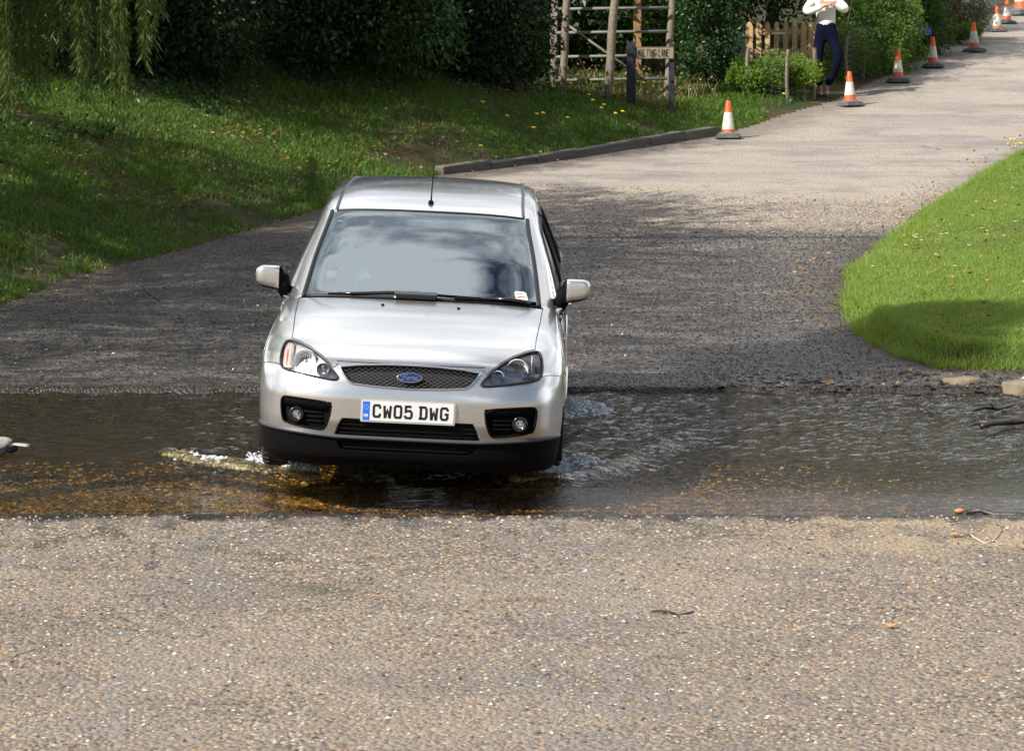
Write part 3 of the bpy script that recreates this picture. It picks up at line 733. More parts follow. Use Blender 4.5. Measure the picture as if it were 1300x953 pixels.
    # badge
    h, nn = onfront(0, .692); bc = Vector((0, h.y-.012, .692)); tilt = Matrix.Rotation(math.radians(70), 3, 'X')
    def ell(rx, rz, n=40): return [(rx*math.cos(2*math.pi*k/n), rz*math.sin(2*math.pi*k/n)) for k in range(n)]
    TB = lambda p: bc+tilt @ Vector((p.x, p.y, p.z))
    bd = MB(); bd.prism(ell(.072, .030), -.012, .0, TB); be = bd.build('badge', M['chrome'], root, bevel=.002)
    b2 = MB(); b2.prism(ell(.066, .0255), .0, .002, TB); b2.build('badge_field', mat('badge blue', (.012, .02, .09), rough=.25, coat=1), be)
    def ribbon(mb, pts, w, T, z0=0, z1=.001, mi=0):
        """flat stroke of width w through 2D points"""
        pts = [Vector((p[0], p[1])) for p in pts]
        L = []; Rr = []
        for i, p in enumerate(pts):
            d0 = (p-pts[i-1]).normalized() if i > 0 else None; d1 = (pts[i+1]-p).normalized() if i < len(pts)-1 else None
            d0 = d0 or d1; d1 = d1 or d0; t = (d0+d1)
            t = t.normalized() if t.length > 1e-6 else d1
            nrm = Vector((-t.y, t.x)); k = min(1.6, 1/max(.35, nrm.dot(Vector((-d1.y, d1.x)))))
            L.append(p+nrm*w/2*k); Rr.append(p-nrm*w/2*k)
        n = len(pts); vs = [T(Vector((q.x, q.y, z1))) for q in L+Rr]+[T(Vector((q.x, q.y, z0))) for q in L+Rr]
        fs = []
        for i in range(n-1):
            fs.append((n+i, n+i+1, i+1, i)); fs.append((i, i+1, 2*n+i+1, 2*n+i)); fs.append((n+i+1, n+i, 3*n+i, 3*n+i+1))
        fs += [(0, 2*n, 3*n, n), (n-1, 2*n-1, 4*n-1, 3*n-1)]
        mb.add(vs, fs, mi)
    root_ribbon = ribbon
    sc = MB(); k = .001
    F_ = [(-46, 4), (-44, 12), (-30, 16), (-12, 14), (-8, 17)]; F2_ = [(-24, 15), (-27, 2), (-33, -11), (-42, -13), (-46, -8)]; F3_ = [(-34, 1), (-18, 3)]
    o_ = [(-10, 3), (-15, -2), (-14, -9), (-7, -10), (-3, -4), (-6, 3), (-10, 3), (-4, 1), (4, 2)]; r_ = [(4, 3), (2, -4), (0, -11), (3, -2), (9, 3), (13, 2)]
    n_ = [(15, 3), (12, -10), (16, 0), (22, 3), (23, -2), (20, -9), (24, -10)]; d_ = [(38, 2), (30, 2), (27, -5), (30, -10), (36, -6), (42, 16), (37, -2), (37, -9), (44, -8)]
    for st in (F_, F2_, F3_, o_, r_, n_, d_): ribbon(sc, [(x*k*1.15, (z-1)*k*1.15) for x, z in st], .0034, TB, .002, .0028)
    sc.build('badge_script', M['chrome'], be)

    # --- lower grilles
    for poly, z0, z1, nsl in ((LOWG, .345, .445, 4), (LOWG2, .258, .315, 2)):
        patch('air_intake', poly, M['dark'], .07, smooth=0); rim('intake_well', poly, M['blackp'], .06, smooth=0)
        for q in range(nsl):
            z = z0+(z1-z0)*(q+.6)/nsl; half = .405-(.0 if z < .4 else .3*(z-.4))
            if poly is LOWG2: half = .36
            mb = MB(); pts = []
            for x in np.linspace(-half, half, 30):
                h, _ = onfront(x, z); pts.append((x, h.y+.012, z))
            mb.tube(pts, .0055, 6); mb.build('intake_slat', M['blackp'], root, smooth=True)
    # grey lip along the skirt
    mb = MB()
    pts = [];
    for x in np.linspace(-.86, .86, 90):
        z = .338+.02*min(1, max(0, (abs(x)-.4)/.4)); h, nn = onfront(x, z); pts.append(Vector((h.x, h.y-.004, z)))
    mb.tube(pts, .0125, 8); mb.build('bumper_lip', M['greyp'], root, smooth=True)
    # under-nose tray so nothing shows through below
    mb = MB(); mb.box((0, 2.2, .20), (1.5, 3.7, .03)); mb.build('underbody', M['dark'], root)

    # --- fog lamps and their housings
    for sg in (1, -1):
        poly = FOG if sg > 0 else mir(FOG)
        pb = patch('fog_lamp_housing', poly, M['blackp'], .028); rim('housing_wall', poly, M['blackp'], .03, pb)
        frame('housing_lip', poly, M['blackp'], .007, .0, smooth=1, par=pb)
        # plain band at the top of the housing and slats next to the lamp
        for z in (.415, .44, .465):
            mb = MB(); pts = []
            for x in np.linspace(.485, .59, 10):
                h, _ = onfront(sg*x, z); pts.append((sg*x, h.y+.02, z))
            mb.tube(pts, .006, 6); mb.build('housing_slat', M['blackp'], pb, smooth=True)
        mb = MB(); vs = []; xs = np.linspace(.455, .712, 24)
        for x in xs:
            for z, dd in ((.485, .024), (.49, .004), (.528, .0), (.536, .004)):
                h, _ = onfront(sg*x, z+.012*(x-.45)/.3); vs.append((sg*x, h.y+dd, z+.012*(x-.45)/.3))
        mb.add(vs, [(i*4+j, i*4+j+1, i*4+j+5, i*4+j+4) for i in range(23) for j in range(3)]); mb.build('housing_band', M['blackp'], pb, smooth=True)
        h, _ = onfront(sg*.635, .45); c = Vector((sg*.635, h.y-.002, .45)); rot = Matrix.Rotation(math.radians(90), 3, 'X')
        fl = MB(); fl.lathe([(.044, 0), (.044, .012), (.036, .016), (.022, .0)], 28, c, rot)
        fo = fl.build('fog_lamp', M['gloss_black'], root, smooth=True)
        l = MB(); l.lathe([(.0, -.03), (.014, -.026), (.022, -.012), (.024, .0)], 24, c, rot); l.ball(c+Vector((0, .01, 0)), .008); l.build('lamp_bowl', M['reflector'], fo, smooth=True)
        l = MB(); l.lathe([(.0, .014), (.02, .012), (.036, .006)], 24, c, rot); l.build('lamp_glass', M['lens'], fo, smooth=True)

    # --- headlights
    for sg in (1, -1):
        poly = HEAD if sg > 0 else mir(HEAD)
        hl = patch('headlight', poly, mat('lamp housing grey', (.66, .67, .69), rough=.4, metal=.3, bump=.4, bscale=40) if sg > 0 else bpy.data.materials['lamp housing grey'], .045)
        rim('lamp_wall', poly, M['reflector'], .045, hl)
        frame('lamp_seal', poly, M['seal'], .006, .007, par=hl)
        ln = patch('lamp_lens', poly, M['lens'], .001, par=hl, step=.010)
        tl = Matrix.Rotation(math.radians(90), 3, 'X')
        for (x, z, r, dp) in ((.605, .742, .060, .025), (.495, .706, .036, .018)):
            h, _ = onfront(sg*x, z); c = Vector((sg*x, h.y+dp, z))
            bwl = MB(); prof = [(.014, -.034), (r*.5, -.028), (r*.8, -.014), (r, .006), (r*1.07, .010), (r*1.07, -.02)]
            bwl.lathe(prof, 36, c, tl); rb = bwl.build('reflector_bowl', M['reflector'], hl, smooth=True)
            rg = MB(); rg.lathe([(r*1.0, .007), (r*1.04, .012), (r*1.09, .007)], 36, c, tl); rg.build('bowl_ring', M['chrome'], hl, smooth=True)
            bl = MB(); bl.ball(c+Vector((0, .02, 0)), (.013, .022, .013), 14, 8); bl.build('lamp_bulb', M['chrome'], hl, smooth=True)
            if r > .05:
                fl_ = MB()
                for q in range(-5, 6):
                    xx = q*.0115; hh = math.sqrt(max(0, (r*.9)**2-xx**2)); fl_.tube([c+Vector((xx, .018, -hh)), c+Vector((xx, .018, -hh*.35))], .0022, 5); fl_.tube([c+Vector((xx, .018, hh*.35)), c+Vector((xx, .018, hh))], .0022, 5)
                fl_.build('bowl_fluting', M['chrome'], hl)
        # chrome divider and the orange indicator at the outer end
        mb = MB(); vs = []
        zz = np.linspace(.70, .82, 14)
        for z in zz:
            for x in (.69, .732):
                h, _ = onfront(sg*x, z); vs.append((sg*x, h.y+.012, z))
        mb.add(vs, [(2*i, 2*i+1, 2*i+3, 2*i+2) for i in range(13)]); ind = mb.build('indicator', mat('indicator amber', (.72, .62, .56), rough=.25, metal=.4, coat=.5) if sg > 0 else bpy.data.materials['indicator amber'], hl)
        mb = MB()
        h, _ = onfront(sg*.712, z); mb.tube([onfront(sg*.712, z)[0]+Vector((0, .008, 0)) for z in (.715, .74, .765, .79)], [.002, .004, .004, .002], 8)
        mb.build('indicator_bulb', M['orange'], hl, smooth=True)
        mb = MB(); pts = []
        for z in zz:
            h, _ = onfront(sg*.684, z); pts.append((sg*.684, h.y+.010, z))
        mb.tube(pts, .006, 6); mb.build('lamp_divider', M['chrome'], hl, smooth=True)

    # --- shut lines
    ln = MB()
    def line(pts, r=.0028):
        ln.tube(pts, r, 5, cap=True)
    for sg in (1, -1):
        hood = [(.40, .757, 'f'), (.435, .722, 'f')]
        pts = []
        # along the headlight's upper edge then back along the bonnet side
        for x, z in ((.41, .745), (.435, .722), (.46, .745), (.51, .782), (.58, .815), (.655, .836), (.70, .842)):
            h, _ = onfront(sg*x, z); pts.append(h+Vector((0, -.001, .0)))
        for y, x in ((.54, .706), (.62, .711), (.7, .715), (.8, .72), (.9, .724), (1.0, .727), (1.1, .730), (1.19, .732)):
            h, _ = ontop(sg*x, y); pts.append(h+Vector((0, 0, .0008)))
        line(pts)
        # bumper / wing joint
        pts = [onfront(sg*x, z)[0] for x, z in ((.748, .71), (.78, .715), (.82, .71), (.85, .70))]; pts += [onside(sg, y, z)[0] for y, z in ((.56, .69), (.60, .665))]
        line(pts)
        # doors
        for poly in ([(1.42, .96), (1.40, .8), (1.40, .45), (1.46, .30), (2.46, .30)], [(2.46, .30), (2.47, 1.0), (2.465, 1.44)], [(3.33, 1.42), (3.40, 1.1), (3.42, .95), (3.30, .78), (3.12, .60), (3.02, .45), (2.98, .30), (2.46, .30)], [(1.42, .96), (1.5, 1.0), (1.9, 1.27), (2.12, 1.39), (2.4, 1.45), (3.1, 1.47), (3.33, 1.43)]):
            line([onside(sg, q[0], q[1])[0]+Vector((sg*.0006, 0, 0)) for q in dens(poly, .04, False)])
    # bonnet leading edge above the grille
    line([onfront(x, .757+.002*0)[0]+Vector((0, 0, .001)) for x in np.linspace(-.42, .42, 30)], .003)
    ln.build('shut_line', M['seal'], root)
    # waist moulding, window seals
    for sg in (1, -1):
        mb = MB(); mb.tube([onside(sg, y, .60+.0*y)[0]+Vector((sg*.004, 0, 0)) for y in np.linspace(1.3, 3.1, 20)], .012, 6); mb.build('side_moulding', M['paint'], root, smooth=True)
        mb = MB()
        for poly in (fw, rw, qw): mb.tube([onside(sg, q[0], q[1])[0]+Vector((sg*.001, 0, 0)) for q in dens(poly+[poly[0]], .04, False)], .008, 6)
        mb.build('window_seal', M['seal'], root)
        # black roof strips
        mb = MB(); pts = []
        for s_ in np.linspace(15.05, 20, 30):
            pts.append(Vector(surfA(np.array([s_]), np.array([sg*.865]))[0])+Vector((0, 0, .001)))
        mb.tube(pts, .0105, 6, squash=True); mb.build('roof_strip', M['greyp'], root, smooth=True)
        # screen side seals
        mb = MB(); pts = []
        for s_ in np.linspace(12, 15, 30):
            pts.append(Vector(surfA(np.array([s_]), np.array([sg*(.872+.03*(s_-12)/3)]))[0]))
        mb.tube(pts, .014, 6); mb.build('screen_seal', M['seal'], root, smooth=True)
        # door handles
        for y in (2.28, 3.12):
            p, _ = onside(sg, y, .90); mb = MB(); mb.tube([p+Vector((sg*.005, -.09, 0)), p+Vector((sg*.04, -.06, .004)), p+Vector((sg*.045, .0, .006)), p+Vector((sg*.04, .06, .004)), p+Vector((sg*.005, .09, 0))], .012, 8)
            mb.build('door_handle', M['chrome'], root, smooth=True)
        # side repeater on the wing
        p, _ = onside(sg, 1.22, .80); mb = MB(); mb.ball(p, (.012, .034, .016), 12, 8); mb.build('side_repeater', M['orange'], root, smooth=True)
    mb = MB(); mb.tube([Vector(surfA(np.array([15.02]), np.array([t]))[0]) for t in np.linspace(-.86, .86, 50)], .009, 6); mb.build('screen_seal', M['seal'], root, smooth=True)
    mb = MB(); mb.tube([Vector(surfA(np.array([12.0]), np.array([t]))[0]) for t in np.linspace(-.85, .85, 50)], .012, 6); mb.build('screen_seal', M['seal'], root, smooth=True)
    # screen-wash nozzles, aerial
    for x in (-.215, .235):
        p, _ = ontop(x, .93); mb = MB(); mb.ball(p+Vector((0, 0, .003)), (.010, .014, .007)); mb.build('washer_nozzle', M['blackp'], root, smooth=True)
    p, _ = ontop(.0, 2.12); mb = MB(); mb.ball(p+Vector((0, 0, .006)), (.018, .03, .016)); mb.tube([p+Vector((0, 0, .01)), p+Vector((0, .06, .06)), p+Vector((0, .22, .26))], [.006, .004, .0022], 6)
    mb.build('aerial', M['blackp'], root, smooth=True)
    # wipers
    def screenpt(x, s_, off):
        r = rowsAt(np.array([float(s_)])); ye = float(r[3][0]); q = surfA(np.array([float(s_)]), np.array([x/ye]))[0]; return Vector(q)+Vector((0, -.6, .8)).normalized()*off
    for pts, pv in (([(-.42, 12.0), (-.20, 12.10), (.06, 12.13), (.36, 12.06)], (-.08, 11.7)), ([(.20, 11.98), (.42, 12.02), (.62, 12.03), (.69, 12.05)], (.66, 11.6))):
        mb = MB(); mb.tube([screenpt(x, s_, .022) for x, s_ in pts], .009, 6); w = mb.build('wiper', M['blackp'], root, smooth=True)
        mb = MB(); c0 = screenpt(*pv, .03); c1 = screenpt(pts[2][0] if pv[0] < 0 else pts[1][0], 12.05, .032); mb.tube([c0, c0.lerp(c1, .5)+Vector((0, 0, .006)), c1], [.016, .011, .008], 8); mb.build('wiper_arm', M['gloss_black'], w, smooth=True)
    mb = MB(); c0 = screenpt(-.03, 11.75, .03); mb.box(c0, (.26, .06, .035), Matrix.Rotation(math.radians(20), 3, 'X')); mb.build('wiper_pivot_cover', M['gloss_black'], root, bevel=.012)
    mb = MB(); mb.tube([screenpt(-.56, 12.0, .02), screenpt(-.40, 12.03, .024), screenpt(-.2, 12.09, .03), screenpt(-.02, 12.04, .04)], [.006, .009, .012, .014], 8); mb.build('wiper_arm', M['gloss_black'], root, smooth=True)
    # mirrors
    for sg in (1, -1):
        base = Vector((sg*.815, 1.46, .995)); c = Vector((sg*.925, 1.40, 1.08))
        mb = MB(); mb.tube([base+Vector((-sg*.02, .03, -.04)), base+Vector((sg*.01, 0, -.02)), base+Vector((sg*.03, -.01, .01)), c+Vector((-sg*.06, .0, -.008))], [.05, .048, .045, .05], 12)
        # black rear shell: rounded box
        def shell(cx, d, rnd, nm, m, par, x0=-1, x1=1, grow=0):
            vs = []; fs = []; nu, nv = 24, 14
            for j in range(nv+1):
                tt = x0+(x1-x0)*j/nv
                for k in range(nu):
                    an = 2*math.pi*k/nu; ca, sa = math.cos(an), math.sin(an); e = 2/4.0
                    px = math.copysign(abs(ca)**e, ca); pz = math.copysign(abs(sa)**e, sa)
                    w = (1-abs(tt)**5)**.5 if abs(tt) < 1 else 0
                    vs.append(cx+Vector((sg*tt*d[0], px*(d[1]+grow)*w*(1.0), pz*(d[2]*(1-.14*tt)+grow)*w+.008*tt)))
            for j in range(nv):
                for k in range(nu):
                    a = j*nu+k; b = j*nu+(k+1) % nu; fs.append((a, b, b+nu, a+nu))
            q = MB(); q.add(vs, fs); return q.build(nm, m, par, smooth=True)
        mo = mb.build('door_mirror', M['blackp'], root, smooth=True)
        shell(c+Vector((sg*.0, .012, -.004)), (.088, .05, .068), .02, 'mirror_housing', M['blackp'], mo)
        shell(c+Vector((sg*.004, -.006, .004)), (.091, .05, .066), .02, 'mirror_cap', M['paint'], mo, -.62, 1)
        q = MB(); q.box(c+Vector((0, .064, 0)), (.15, .006, .10)); q.build('mirror_glass', M['chrome'], mo, bevel=.002)
    # number plate, front
    pz = .500; h, _ = onfront(0, pz); pr = Matrix.Rotation(math.radians(86), 3, 'X')
    pc = Vector((0, h.y-.016, pz)); TP = lambda p: pc+pr @ Vector((p.x, p.y, p.z))
    def rrect(w, hh, r, n=5):
        o = []
        for cx_, cy_, a0 in ((w/2-r, hh/2-r, 0), (-w/2+r, hh/2-r, 90), (-w/2+r, -hh/2+r, 180), (w/2-r, -hh/2+r, 270)):
            for k in range(n+1):
                an = math.radians(a0+90*k/n); o.append((cx_+r*math.cos(an), cy_+r*math.sin(an)))
        return o
    mb = MB(); mb.prism(rrect(.535, .128, .008), -.012, 0, TP); pl = mb.build('number_plate', mat('plate surround', (.42, .40, .37), rough=.5), root)
    mb = MB(); mb.prism(rrect(.52, .111, .005), 0, .003, TP); mb.build('plate_face', mat('plate white', (.62, .63, .63), rough=.3), pl)
    mb = MB(); mb.prism([(-.256, -.052), (-.216, -.052), (-.216, .052), (-.256, .052)], .003, .0045, TP); mb.build('plate_band', mat('plate blue', (.02, .13, .62), rough=.3), pl)
    GL = {  # strokes in a 0..1 x 0..1 cell
     'C': [[(.98, .72), (.98, .86), (.84, 1), (.16, 1), (.0, .86), (.0, .14), (.16, 0), (.84, 0), (.98, .14), (.98, .28)]],
     'W': [[(0, 1), (.12, 0), (.2, 0), (.5, .62), (.8, 0), (.88, 0), (1, 1)]], '0': [[(.5, 1), (.16, 1), (0, .86), (0, .14), (.16, 0), (.84, 0), (1, .14), (1, .86), (.84, 1), (.5, 1)]],
     '5': [[(.95, 1), (.08, 1), (.04, .54), (.3, .62), (.8, .62), (1, .48), (1, .14), (.84, 0), (.14, 0), (0, .12), (0, .22)]],
     'D': [[(.12, -.08), (.12, 1.08)], [(-.18, 1), (.8, 1), (1, .84), (1, .16), (.8, 0), (-.18, 0)]],
     'G': [[(1, .74), (1, .86), (.84, 1), (.16, 1), (0, .86), (0, .14), (.16, 0), (.84, 0), (1, .14), (1, .46), (.55, .46)]],
     'B': [[(0, 0), (0, 1), (.8, 1), (.95, .8), (.8, .54), (0, .54)], [(.8, .54), (1, .3), (.85, 0), (0, 0)]]}
    bk = MB(); x = -.193; cw, chh, sw = .036, .064, .0135
    for chs in ('CW05', 'DWG'):
        for ch in chs:
            for st in GL[ch]: ribbon(bk, [(x+px*cw, -chh/2+py*chh) for px, py in st], sw, TP, .003, .0046)
            x += cw+.0235
        x += .024
    bk.build('plate_characters', mat('plate black', (.01, .01, .01), rough=.35), pl)
    bk = MB()
    for i_, ch in enumerate('GB'):
        for st in GL[ch]: ribbon(bk, [(-.247+i_*.013+px*.0085, -.034+py*.014) for px, py in st], .0028, TP, .0045, .0055)
    for k in range(12):
        an = 2*math.pi*k/12; bk.prism([(-.236+.012*math.cos(an)+.0016*math.cos(a2), .02+.012*math.sin(an)+.0016*math.sin(a2)) for a2 in np.linspace(0, 5.2, 5)], .0045, .0055, TP)
    bk.build('plate_band_marks', mat('plate band marks', (.75, .77, .8), rough=.4), pl)
    # parking permit disc on the inside of the screen
    mb = MB(); p0 = screenpt(.60, 12.28, -.008); p1 = screenpt(.665, 12.28, -.008); ax = (p1-p0).normalized(); p2 = screenpt(.60, 12.75, -.008); ay = (p2-p0); ay = (ay-ax*ay.dot(ax)).normalized(); nn = ax.cross(ay)
    TT = lambda p: p0+ax*p.x+ay*p.y+nn*(p.z+.010)
    mb.prism(rrect(.075, .115, .02), -.001, .001, TT); dsk = mb.build('tax_disc', mat('disc paper', (.75, .8, .76), rough=.7), root)
    mb = MB(); mb.prism([(-.028, .03), (.028, .03), (.028, .036), (-.028, .036)], .001, .002, TT); mb.prism([(-.028, -.01), (.0, .004), (.028, 0), (.028, .01), (0, .014), (-.028, .004)], .001, .002, TT); mb.prism([(0, -.045), (.022, -.045), (.022, -.036), (0, -.036)], .001, .002, TT)
    mb.build('disc_print', mat('disc red', (.5, .08, .08), rough=.7), dsk)
    # rear view mirror, wheels, interior
    mb = MB(); mb.box((0, 1.93, 1.345), (.22, .03, .06)); mb.build('interior_mirror', M['gloss_black'], root, bevel=.01)
    mb = MB(); mb.add([(-.70, 1.25, .93), (.70, 1.25, .93), (.72, 1.66, .98), (-.72, 1.66, .98), (-.72, 1.80, .88), (.72, 1.80, .88), (.72, 1.82, .55), (-.72, 1.82, .55)], [(0, 1, 2, 3), (3, 2, 5, 4), (4, 5, 6, 7)]); mb.build('dashboard', mat('dashboard grey', (.035, .037, .04), rough=.7), root)
    for sg in (1, -1):
        mb = MB(); mb.box((sg*.37, 2.33, .62), (.5, .52, .16)); mb.box((sg*.37, 2.62, .95), (.48, .14, .62), Matrix.Rotation(math.radians(-14), 3, 'X')); so = mb.build('front_seat', M['cloth'], root, bevel=.05)
        mb = MB(); mb.box((sg*.37, 2.72, 1.33), (.26, .10, .17), Matrix.Rotation(math.radians(-10), 3, 'X')); mb.build('headrest', M['cloth'], root, bevel=.035)
    mb = MB(); mb.box((0, 3.35, .95), (1.3, .14, .62), Matrix.Rotation(math.radians(-16), 3, 'X')); mb.box((0, 3.1, .6), (1.3, .5, .16)); mb.build('rear_seat', M['cloth'], root, bevel=.05)
    mb = MB(); cw_ = Vector((-.37, 1.92, .97)); rw_ = Matrix.Rotation(math.radians(-62), 3, 'X')
    ring = [cw_+rw_ @ Vector((.185*math.cos(a_), .185*math.sin(a_), 0)) for a_ in np.linspace(0, 2*math.pi, 33)]; mb.tube(ring, .015, 8); mb.ball(cw_, (.07, .04, .07)); mb.tube([ring[0], cw_, ring[16]], .016, 6); mb.build('steering_wheel', M['gloss_black'], root, smooth=True)
    mb = MB(); mb.box((-.36, 1.93, 1.355), (.40, .012, .12), Matrix.Rotation(math.radians(50), 3, 'X')); mb.build('sun_visor', mat('visor', (.22, .25, .24), rough=.8), root, bevel=.005)
    wheelm = None
    for wb in WHEEL_B:
        for sg in (1, -1):
            c = Vector((sg*.775, wb, WR)); rt = Matrix.Rotation(math.radians(90)*sg, 3, 'Y')
            w = empty('wheel'); w.parent = root
            mb = MB(); mb.lathe([(.20, -.10), (.285, -.105), (.308, -.09), (WR, -.06), (WR, .06), (.308, .09), (.285, .105), (.20, .10)], 48, c, rt)
            for k in range(48):
                an = 2*math.pi*k/48
                mb.box(c+rt @ Vector((math.cos(an)*WR, math.sin(an)*WR, 0)), (.015, .008, .17), rt @ Matrix.Rotation(an, 3, 'Z'))
            ty = mb.build('tyre', M['rubber'], w, angle=40)
            mb = MB(); mb.lathe([(.205, .10), (.195, .085), (.19, -.06), (.0, -.07)], 40, c, rt)
            for k in range(7):
                an = 2*math.pi*k/7; d = Vector((math.cos(an), math.sin(an), 0)); mb.tube([c+rt @ (d*.04+Vector((0, 0, .06))), c+rt @ (d*.195+Vector((0, 0, .085)))], [.022, .018], 6)
            mb.lathe([(.055, .05), (.05, .085), (0, .09)], 20, c, rt)
            mb.build('rim', M['alloy'], w, angle=40)
            # arch liner
            mb = MB(); vs = []; nA = 26
            for k in range(nA+1):
                an = math.radians(-25+230*k/nA)
                for xx in (.60, .885):
                    vs.append((sg*xx, wb+.362*math.cos(an), WR+.01+.362*math.sin(an)))
            mb.add(vs, [(2*k, 2*k+1, 2*k+3, 2*k+2) for k in range(nA)]); mb.build('arch_liner', M['dark'], root, smooth=True)
            mb = MB(); pts = []
            for k in range(nA+1):
                an = math.radians(-12+204*k/nA); y_ = wb+ARCH*math.cos(an); z_ = WR+.01+ARCH*math.sin(an)
                if z_ > .2:
                    if y_ > .56: pts.append(onside(sg, y_, z_)[0])
            mb.tube(pts, .009, 6); mb.build('arch_lip', M['paint'], root, smooth=True)
    # place it: nose down a little, leaning to the photo-right
    A = Matrix.Translation((CARX-.008, 17.677, -.041)) @ Matrix.Rotation(-.0161, 4, 'Z') @ Matrix.Translation((0, .87, 0)) @ Matrix.Rotation(math.radians(1.0), 4, 'X') @ Matrix.Translation((0, -.87, 0)) @ Matrix.Rotation(.0455, 4, 'Y')
    root.matrix_world = A
    tag(root, 'silver family hatchback driving through the shallow ford', 'car')
    return root, bvh, A
CAR, CARBVH, CARM = car()
# ------------------------------------------------------------------ foliage
def unit(v): return v/np.maximum(np.linalg.norm(v, axis=-1, keepdims=True), 1e-9)
def leaves(P, A, L, Wd, fold=.15, curl=.0):
    """leaf mesh arrays: P base (n,3), A axis (n,3), L length (n,), Wd width"""
    n = len(P); A = unit(A); r = unit(rng.normal(size=(n, 3))); B = unit(np.cross(A, r)); Nn = np.cross(A, B)
    L = np.broadcast_to(L, (n,))[:, None]; Wd = np.broadcast_to(Wd, (n,))[:, None]
    V = np.stack([P, P+A*L*.45+B*Wd*.5+Nn*Wd*fold, P+A*L-Nn*L*curl, P+A*L*.45-B*Wd*.5+Nn*Wd*fold], 1).reshape(-1, 3)
    i = np.arange(n)[:, None]*4; F = np.concatenate([i+np.array([[0, 1, 2]]), i+np.array([[0, 2, 3]])], 0)
    return V, F
def leafobj(name, sets, m, parent=None):
    vs = []; fs = []; o = 0
    for V, F in sets: vs.append(V); fs.append(F+o); o += len(V)
    return link(name, npmesh(name, np.concatenate(vs), np.concatenate(fs), False), m, parent)
def clumps(centers, radii, n, L, flat=.8, up=.35, hollow=.5):
    """leaves scattered in blobs; more near the outside of each blob"""
    k = rng.integers(0, len(centers), n); d = unit(rng.normal(size=(n, 3))); r = (hollow+(1-hollow)*rng.random(n)**.6)[:, None]
    P = centers[k]+d*r*radii[k][:, None]*np.array([1, 1, flat]); A = d+rng.normal(size=(n, 3))*.7+np.array([0, 0, -up])
    s = L*rng.uniform(.6, 1.3, n)
    return leaves(P, A, s, s*.55)
def blob_points(n, c, r, surf=.55):
    d = unit(rng.normal(size=(n, 3))); t = (surf+(1-surf)*rng.random(n))[:, None]
    return np.array(c)+d*t*np.array(r)
LM = {
 'dark': leafmat('leaf dark', (.008, .020, .005), (.030, .064, .013), rough=.42, transl=.2),
 'mid': leafmat('leaf mid', (.028, .065, .012), (.075, .15, .028)),
 'lime': leafmat('leaf lime', (.09, .17, .025), (.22, .34, .05), transl=.45),
 'willow': leafmat('leaf willow', (.035, .07, .012), (.11, .18, .035), transl=.4, vscale=.8),
 'hedge': leafmat('leaf hedge', (.05, .11, .018), (.15, .25, .045), transl=.4),
 'ivy': leafmat('leaf ivy', (.012, .036, .009), (.04, .10, .02), rough=.42, transl=.2),
 'grey': leafmat('leaf grey green', (.10, .13, .12), (.22, .26, .24), transl=.2),
 'red': leafmat('leaf red brown', (.06, .035, .02), (.13, .08, .035), transl=.3),
 'grass': leafmat('grass blade bank', (.018, .052, .008), (.145, .255, .035), transl=.35, vscale=.9),
 'lawn': leafmat('grass blade lawn', (.13, .22, .04), (.30, .40, .09), transl=.4, vscale=1.1),
 'dry': leafmat('dry stem', (.16, .11, .05), (.34, .26, .12), transl=.15),
 'litter': leafmat('fallen leaf', (.07, .038, .015), (.42, .26, .07), transl=.1, vscale=3)}
M['bark'] = mat('bark', (.07, .055, .04), rough=.9, var=.4, vscale=9, bump=.9, bscale=22)
M['wood'] = mat('weathered wood', (.20, .16, .12), rough=.85, var=.35, vscale=14, bump=.5, bscale=50)
M['brownwood'] = mat('brown timber', (.30, .17, .075), rough=.75, var=.3, vscale=12, bump=.4, bscale=60)
M['darkwood'] = mat('dark stained post', (.022, .024, .034), rough=.7, var=.4, vscale=16, bump=.5, bscale=60)

def trunk_mb(base, top, r, limbs=(), lean=0):
    mb = MB(); b = Vector(base); t = Vector(top); n = 7; pts = []; rs = []
    for i in range(n):
        k = i/(n-1); p = b.lerp(t, k)+Vector((math.sin(k*5+b.x)*.06, math.cos(k*4+b.y)*.06, 0))*k*3; pts.append(p); rs.append(r*(1-.55*k)*(1.25 if i == 0 else 1))
    mb.tube(pts, rs, 10)
    for q in limbs:
        q = Vector(q); k = random.uniform(.35, .95); p0 = b.lerp(t, k); mid = p0.lerp(q, .5)+Vector((0, 0, .25)); mb.tube([p0, mid, q], [r*.4, r*.25, r*.08], 7)
    return mb
def tree(name, label, cat, base, h, blobs, n, L, lm, group=None, r=.16, nclump=60, cr=(.35, .75)):
    """blobs: list of (centre, radii) of the crown, world coordinates"""
    base = Vector(base); root = empty(name, base); tag(root, label, cat, group)
    cs = np.concatenate([blob_points(nclump, c, rr) for c, rr in blobs]); cs = cs[cs[:, 2] > base.z+.1]
    rad = rng.uniform(cr[0], cr[1], len(cs)); off = np.array(base)
    leafobj('crown', [clumps(cs-off, rad, n, L)], lm, root)
    lim = [Vector(cs[i])-base for i in rng.integers(0, len(cs), 12)]
    trunk_mb((0, 0, -.15), (Vector(blobs[0][0])-base), r, lim).build('trunk', M['bark'], root, smooth=True)
    return root

